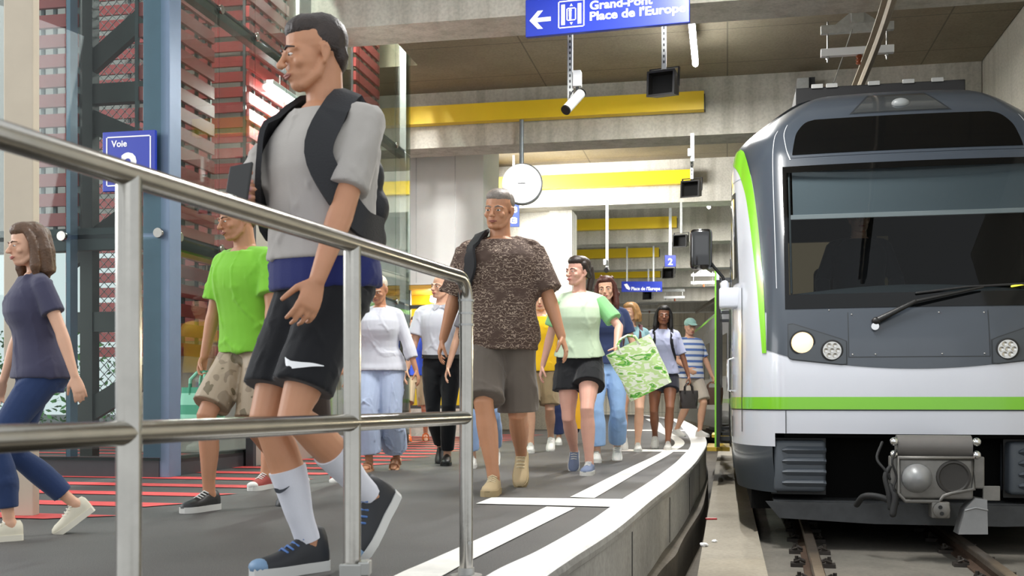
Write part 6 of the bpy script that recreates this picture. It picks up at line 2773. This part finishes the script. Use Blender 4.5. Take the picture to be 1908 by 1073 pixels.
bag('printed_bag', 'green and white printed bag hugged by the woman in pale green', hK - Vector((-0.04, 0.02, 0.36)), 0.34, 0.12, 0.38,
    blotch_mat('leafy print', [(0, '#dfe4cf'), (.40, '#b9d58f'), (.50, '#dfe6cf'), (.56, '#8fbf5a'), (.61, '#4f9a35'), (.66, '#c9dba8')], 9, (1, 1, 2.2)), yaw=-0.1, roll=-0.45, top=0.06)

# L: curly haired woman
x_, y_ = G(1132, 860)
pL = Person('woman with curly auburn hair in navy T-shirt and light jeans', (x_, y_ + 0.1), 1.66, yaw=-0.1, skin='light', sex='f', build=1.05,
            feet={-1: (-0.09, -0.15, 0.0, 0, 0), 1: (0.10, 0.25, 0.0, 32, 0)}, head=(-0.1, 0.05, -0.05), hands={-1: (-0.22, -0.2, 0.95), 1: (0.34, 0.03, 0.82)})
pL.brows(hb_aub)
pL.hair('curly', hb_aub, 14, length=0.07)
pL.shirt(cloth('navy cotton', '#2f3a5c'), sleeve=0.7)
pL.bottoms(cloth('light denim', '#93b3dc', 0.12), t1=1.86, name='jeans', f0=0.9, flare=0.035, grow=0.016, amp=0.007)
pL.shoes(m_shwhite, m_shwhite, m_shwhite)

# M: blond woman in teal
x_, y_ = G(1180, 841)
pM = Person('woman with dark blond hair in teal T-shirt and denim shorts', (x_, y_ + 0.15), 1.60, yaw=-0.1, skin='light', sex='f',
            feet={-1: (-0.09, 0.24, 0.02, 35, 0), 1: (0.07, -0.12, 0.0, 0, 0)}, head=(-0.7, 0.05, 0), hands={-1: (-0.30, 0.0, 0.84), 1: (0.33, -0.03, 0.80)}, voxel=0.0065)
pM.brows(hb_blond)
pM.hair('bob', hb_blond, 15)
pM.shirt(cloth('teal cotton', '#7fa3a8'), z0=0.90, grow=0.026, sleeve=0.75)
pM.bottoms(cloth('mid blue denim', '#4d6690', 0.15), t1=0.45, grow=0.018, flare=0.022, name='denim_shorts', f0=0.1)
pM.shoes(m_shwhite, m_shwhite, m_shwhite)
pM.backpack('dark red backpack on the woman in the teal T-shirt', mat('dark red nylon', '#4d2228', 0.7))

# N: dark haired woman with a rucksack
x_, y_ = G(1244, 838)
pN = Person('dark haired woman in pale lilac blouse and black shorts near the white line', (x_ - 0.03, y_ + 0.15), 1.60, yaw=-0.15, skin='brown', sex='f',
            feet={-1: (-0.10, 0.24, 0.02, 32, 0), 1: (0.06, -0.15, 0.0, 0, 0)}, head=(0.1, 0.0, 0.05), hands={-1: (-0.30, 0.02, 0.82), 1: (0.33, -0.05, 0.82)}, voxel=0.0065, grip=(22, 55))
pN.brows(hb_black)
pN.hair('long', hb_black, 16, length=0.09)
pN.shirt(cloth('pale lilac cotton', '#b3b7d2'), z0=0.93, grow=0.024, sleeve=0.9, amp=0.008)
pN.bottoms(cloth('black denim', '#23232e'), t1=0.46, grow=0.016, flare=0.02, name='shorts', f0=0.1)
pN.shoes(m_shwhite, m_shwhite, m_shwhite)
pN.backpack('black backpack on the woman in the lilac blouse', mat('black backpack fabric', '#16161a', 0.7), wd=0.042)
hN = pN.w(pN.wri[1] + Vector((0, 0, -0.09)))
bag('handbag', 'small dark handbag hanging from the hand of the lilac bloused woman', hN - Vector((0, 0, 0.28)), 0.20, 0.09, 0.20, mat('dark leather', '#2c2523', 0.45), top=0.08)

# O: striped shirt and mint cap, by the train door
x_, y_ = G(1300, 814)
pO = Person('person with mint cap and blue striped shirt beside the train door', (x_ - 0.1, y_ + 0.1), 1.76, yaw=0.5, skin='light', build=1.08,
            feet={-1: (-0.12, 0.16, 0.0, 15, 0), 1: (0.10, -0.12, 0.0, 0, 0)}, head=(-0.3, 0.15, 0), hands={-1: (-0.22, -0.24, 1.00), 1: (0.34, -0.10, 0.90)}, voxel=0.0075, grip=(30, 55))
pO.brows(hb_grey)
pO.cap(cloth('mint cotton', '#a3cfc6'))
pO.shirt(stripes_mat('blue white stripes', '#e5e9f0', '#5f7fc0', 0.085, 0.42), z0=0.88, grow=0.034, sleeve=0.8)
pO.bottoms(cloth('stone cotton', '#c3b8aa'), t1=0.9, grow=0.024, flare=0.03, name='shorts')
pO.shoes(m_shwhite, m_shwhite)
hO = pO.w(pO.wri[1] + Vector((0, 0, -0.09)))
bag('leather_bag', 'brown leather bag carried by the person in the striped shirt', hO - Vector((0, 0, 0.34)), 0.32, 0.12, 0.26, mat('brown leather', '#5d4334', 0.5), top=0.08)

# P: navy trousers and yellow carrier behind the pale green top
x_, y_ = G(1056, 828)
pP = Person('passenger in white shirt and navy trousers behind the pale green top', (x_, y_ + 0.1), 1.66, yaw=-0.1, skin='light', sex='f',
            feet={-1: (-0.09, -0.15, 0.0, 0, 0), 1: (0.10, 0.22, 0.0, 25, 0)}, voxel=0.0075, grip=(30, 55), hands={-1: (-0.3, 0, .82), 1: (0.30, -0.05, 0.82)})
pP.brows(hb_dark)
pP.hair('bob', hb_dark, 17)
pP.shirt(cloth('lavender white cotton', '#cfd2ea'), sleeve=1.3)
pP.bottoms(cloth('navy twill', '#2a3358'), t1=1.9, name='trousers', f0=1.0, flare=0.02)
pP.shoes(m_shwhite, m_shwhite)
hP = pP.w(pP.wri[1] + Vector((0, -0.01, -0.09)))
bag('carrier_bag', 'bright yellow carrier bag hanging low behind the black shorts', hP - Vector((0.06, 0, 0.56)), 0.30, 0.12, 0.46, mat('yellow plastic film', '#e5a91c', 0.4), top=0.10)

# driver in the cab
dq = tr(-0.30, 1.02, 0.34)
pQ = Person('train driver in dark jacket standing behind the windscreen', (dq.x, dq.y, dq.z), 1.80, yaw=-0.2, skin='light', head=(0.1, 0.1, 0), feet={-1: (-0.1, 0.05, 0, 0, 0), 1: (0.1, 0.05, 0, 0, 0)}, hips=0.955,
            hands={-1: (-0.28, -0.18, 0.98), 1: (0.28, -0.18, 0.98)}, build=1.1, voxel=0.008)
pQ.hair('short', hb_dark, 18)
pQ.shirt(cloth('dark uniform', '#1f2228'), sleeve=1.85, sgrow=0.02, sflare=0.0, grow=0.03)
pQ.bottoms(c_black, t1=1.9, name='trousers', f0=1.0)
pQ.shoes(m_shblack, m_shblack)
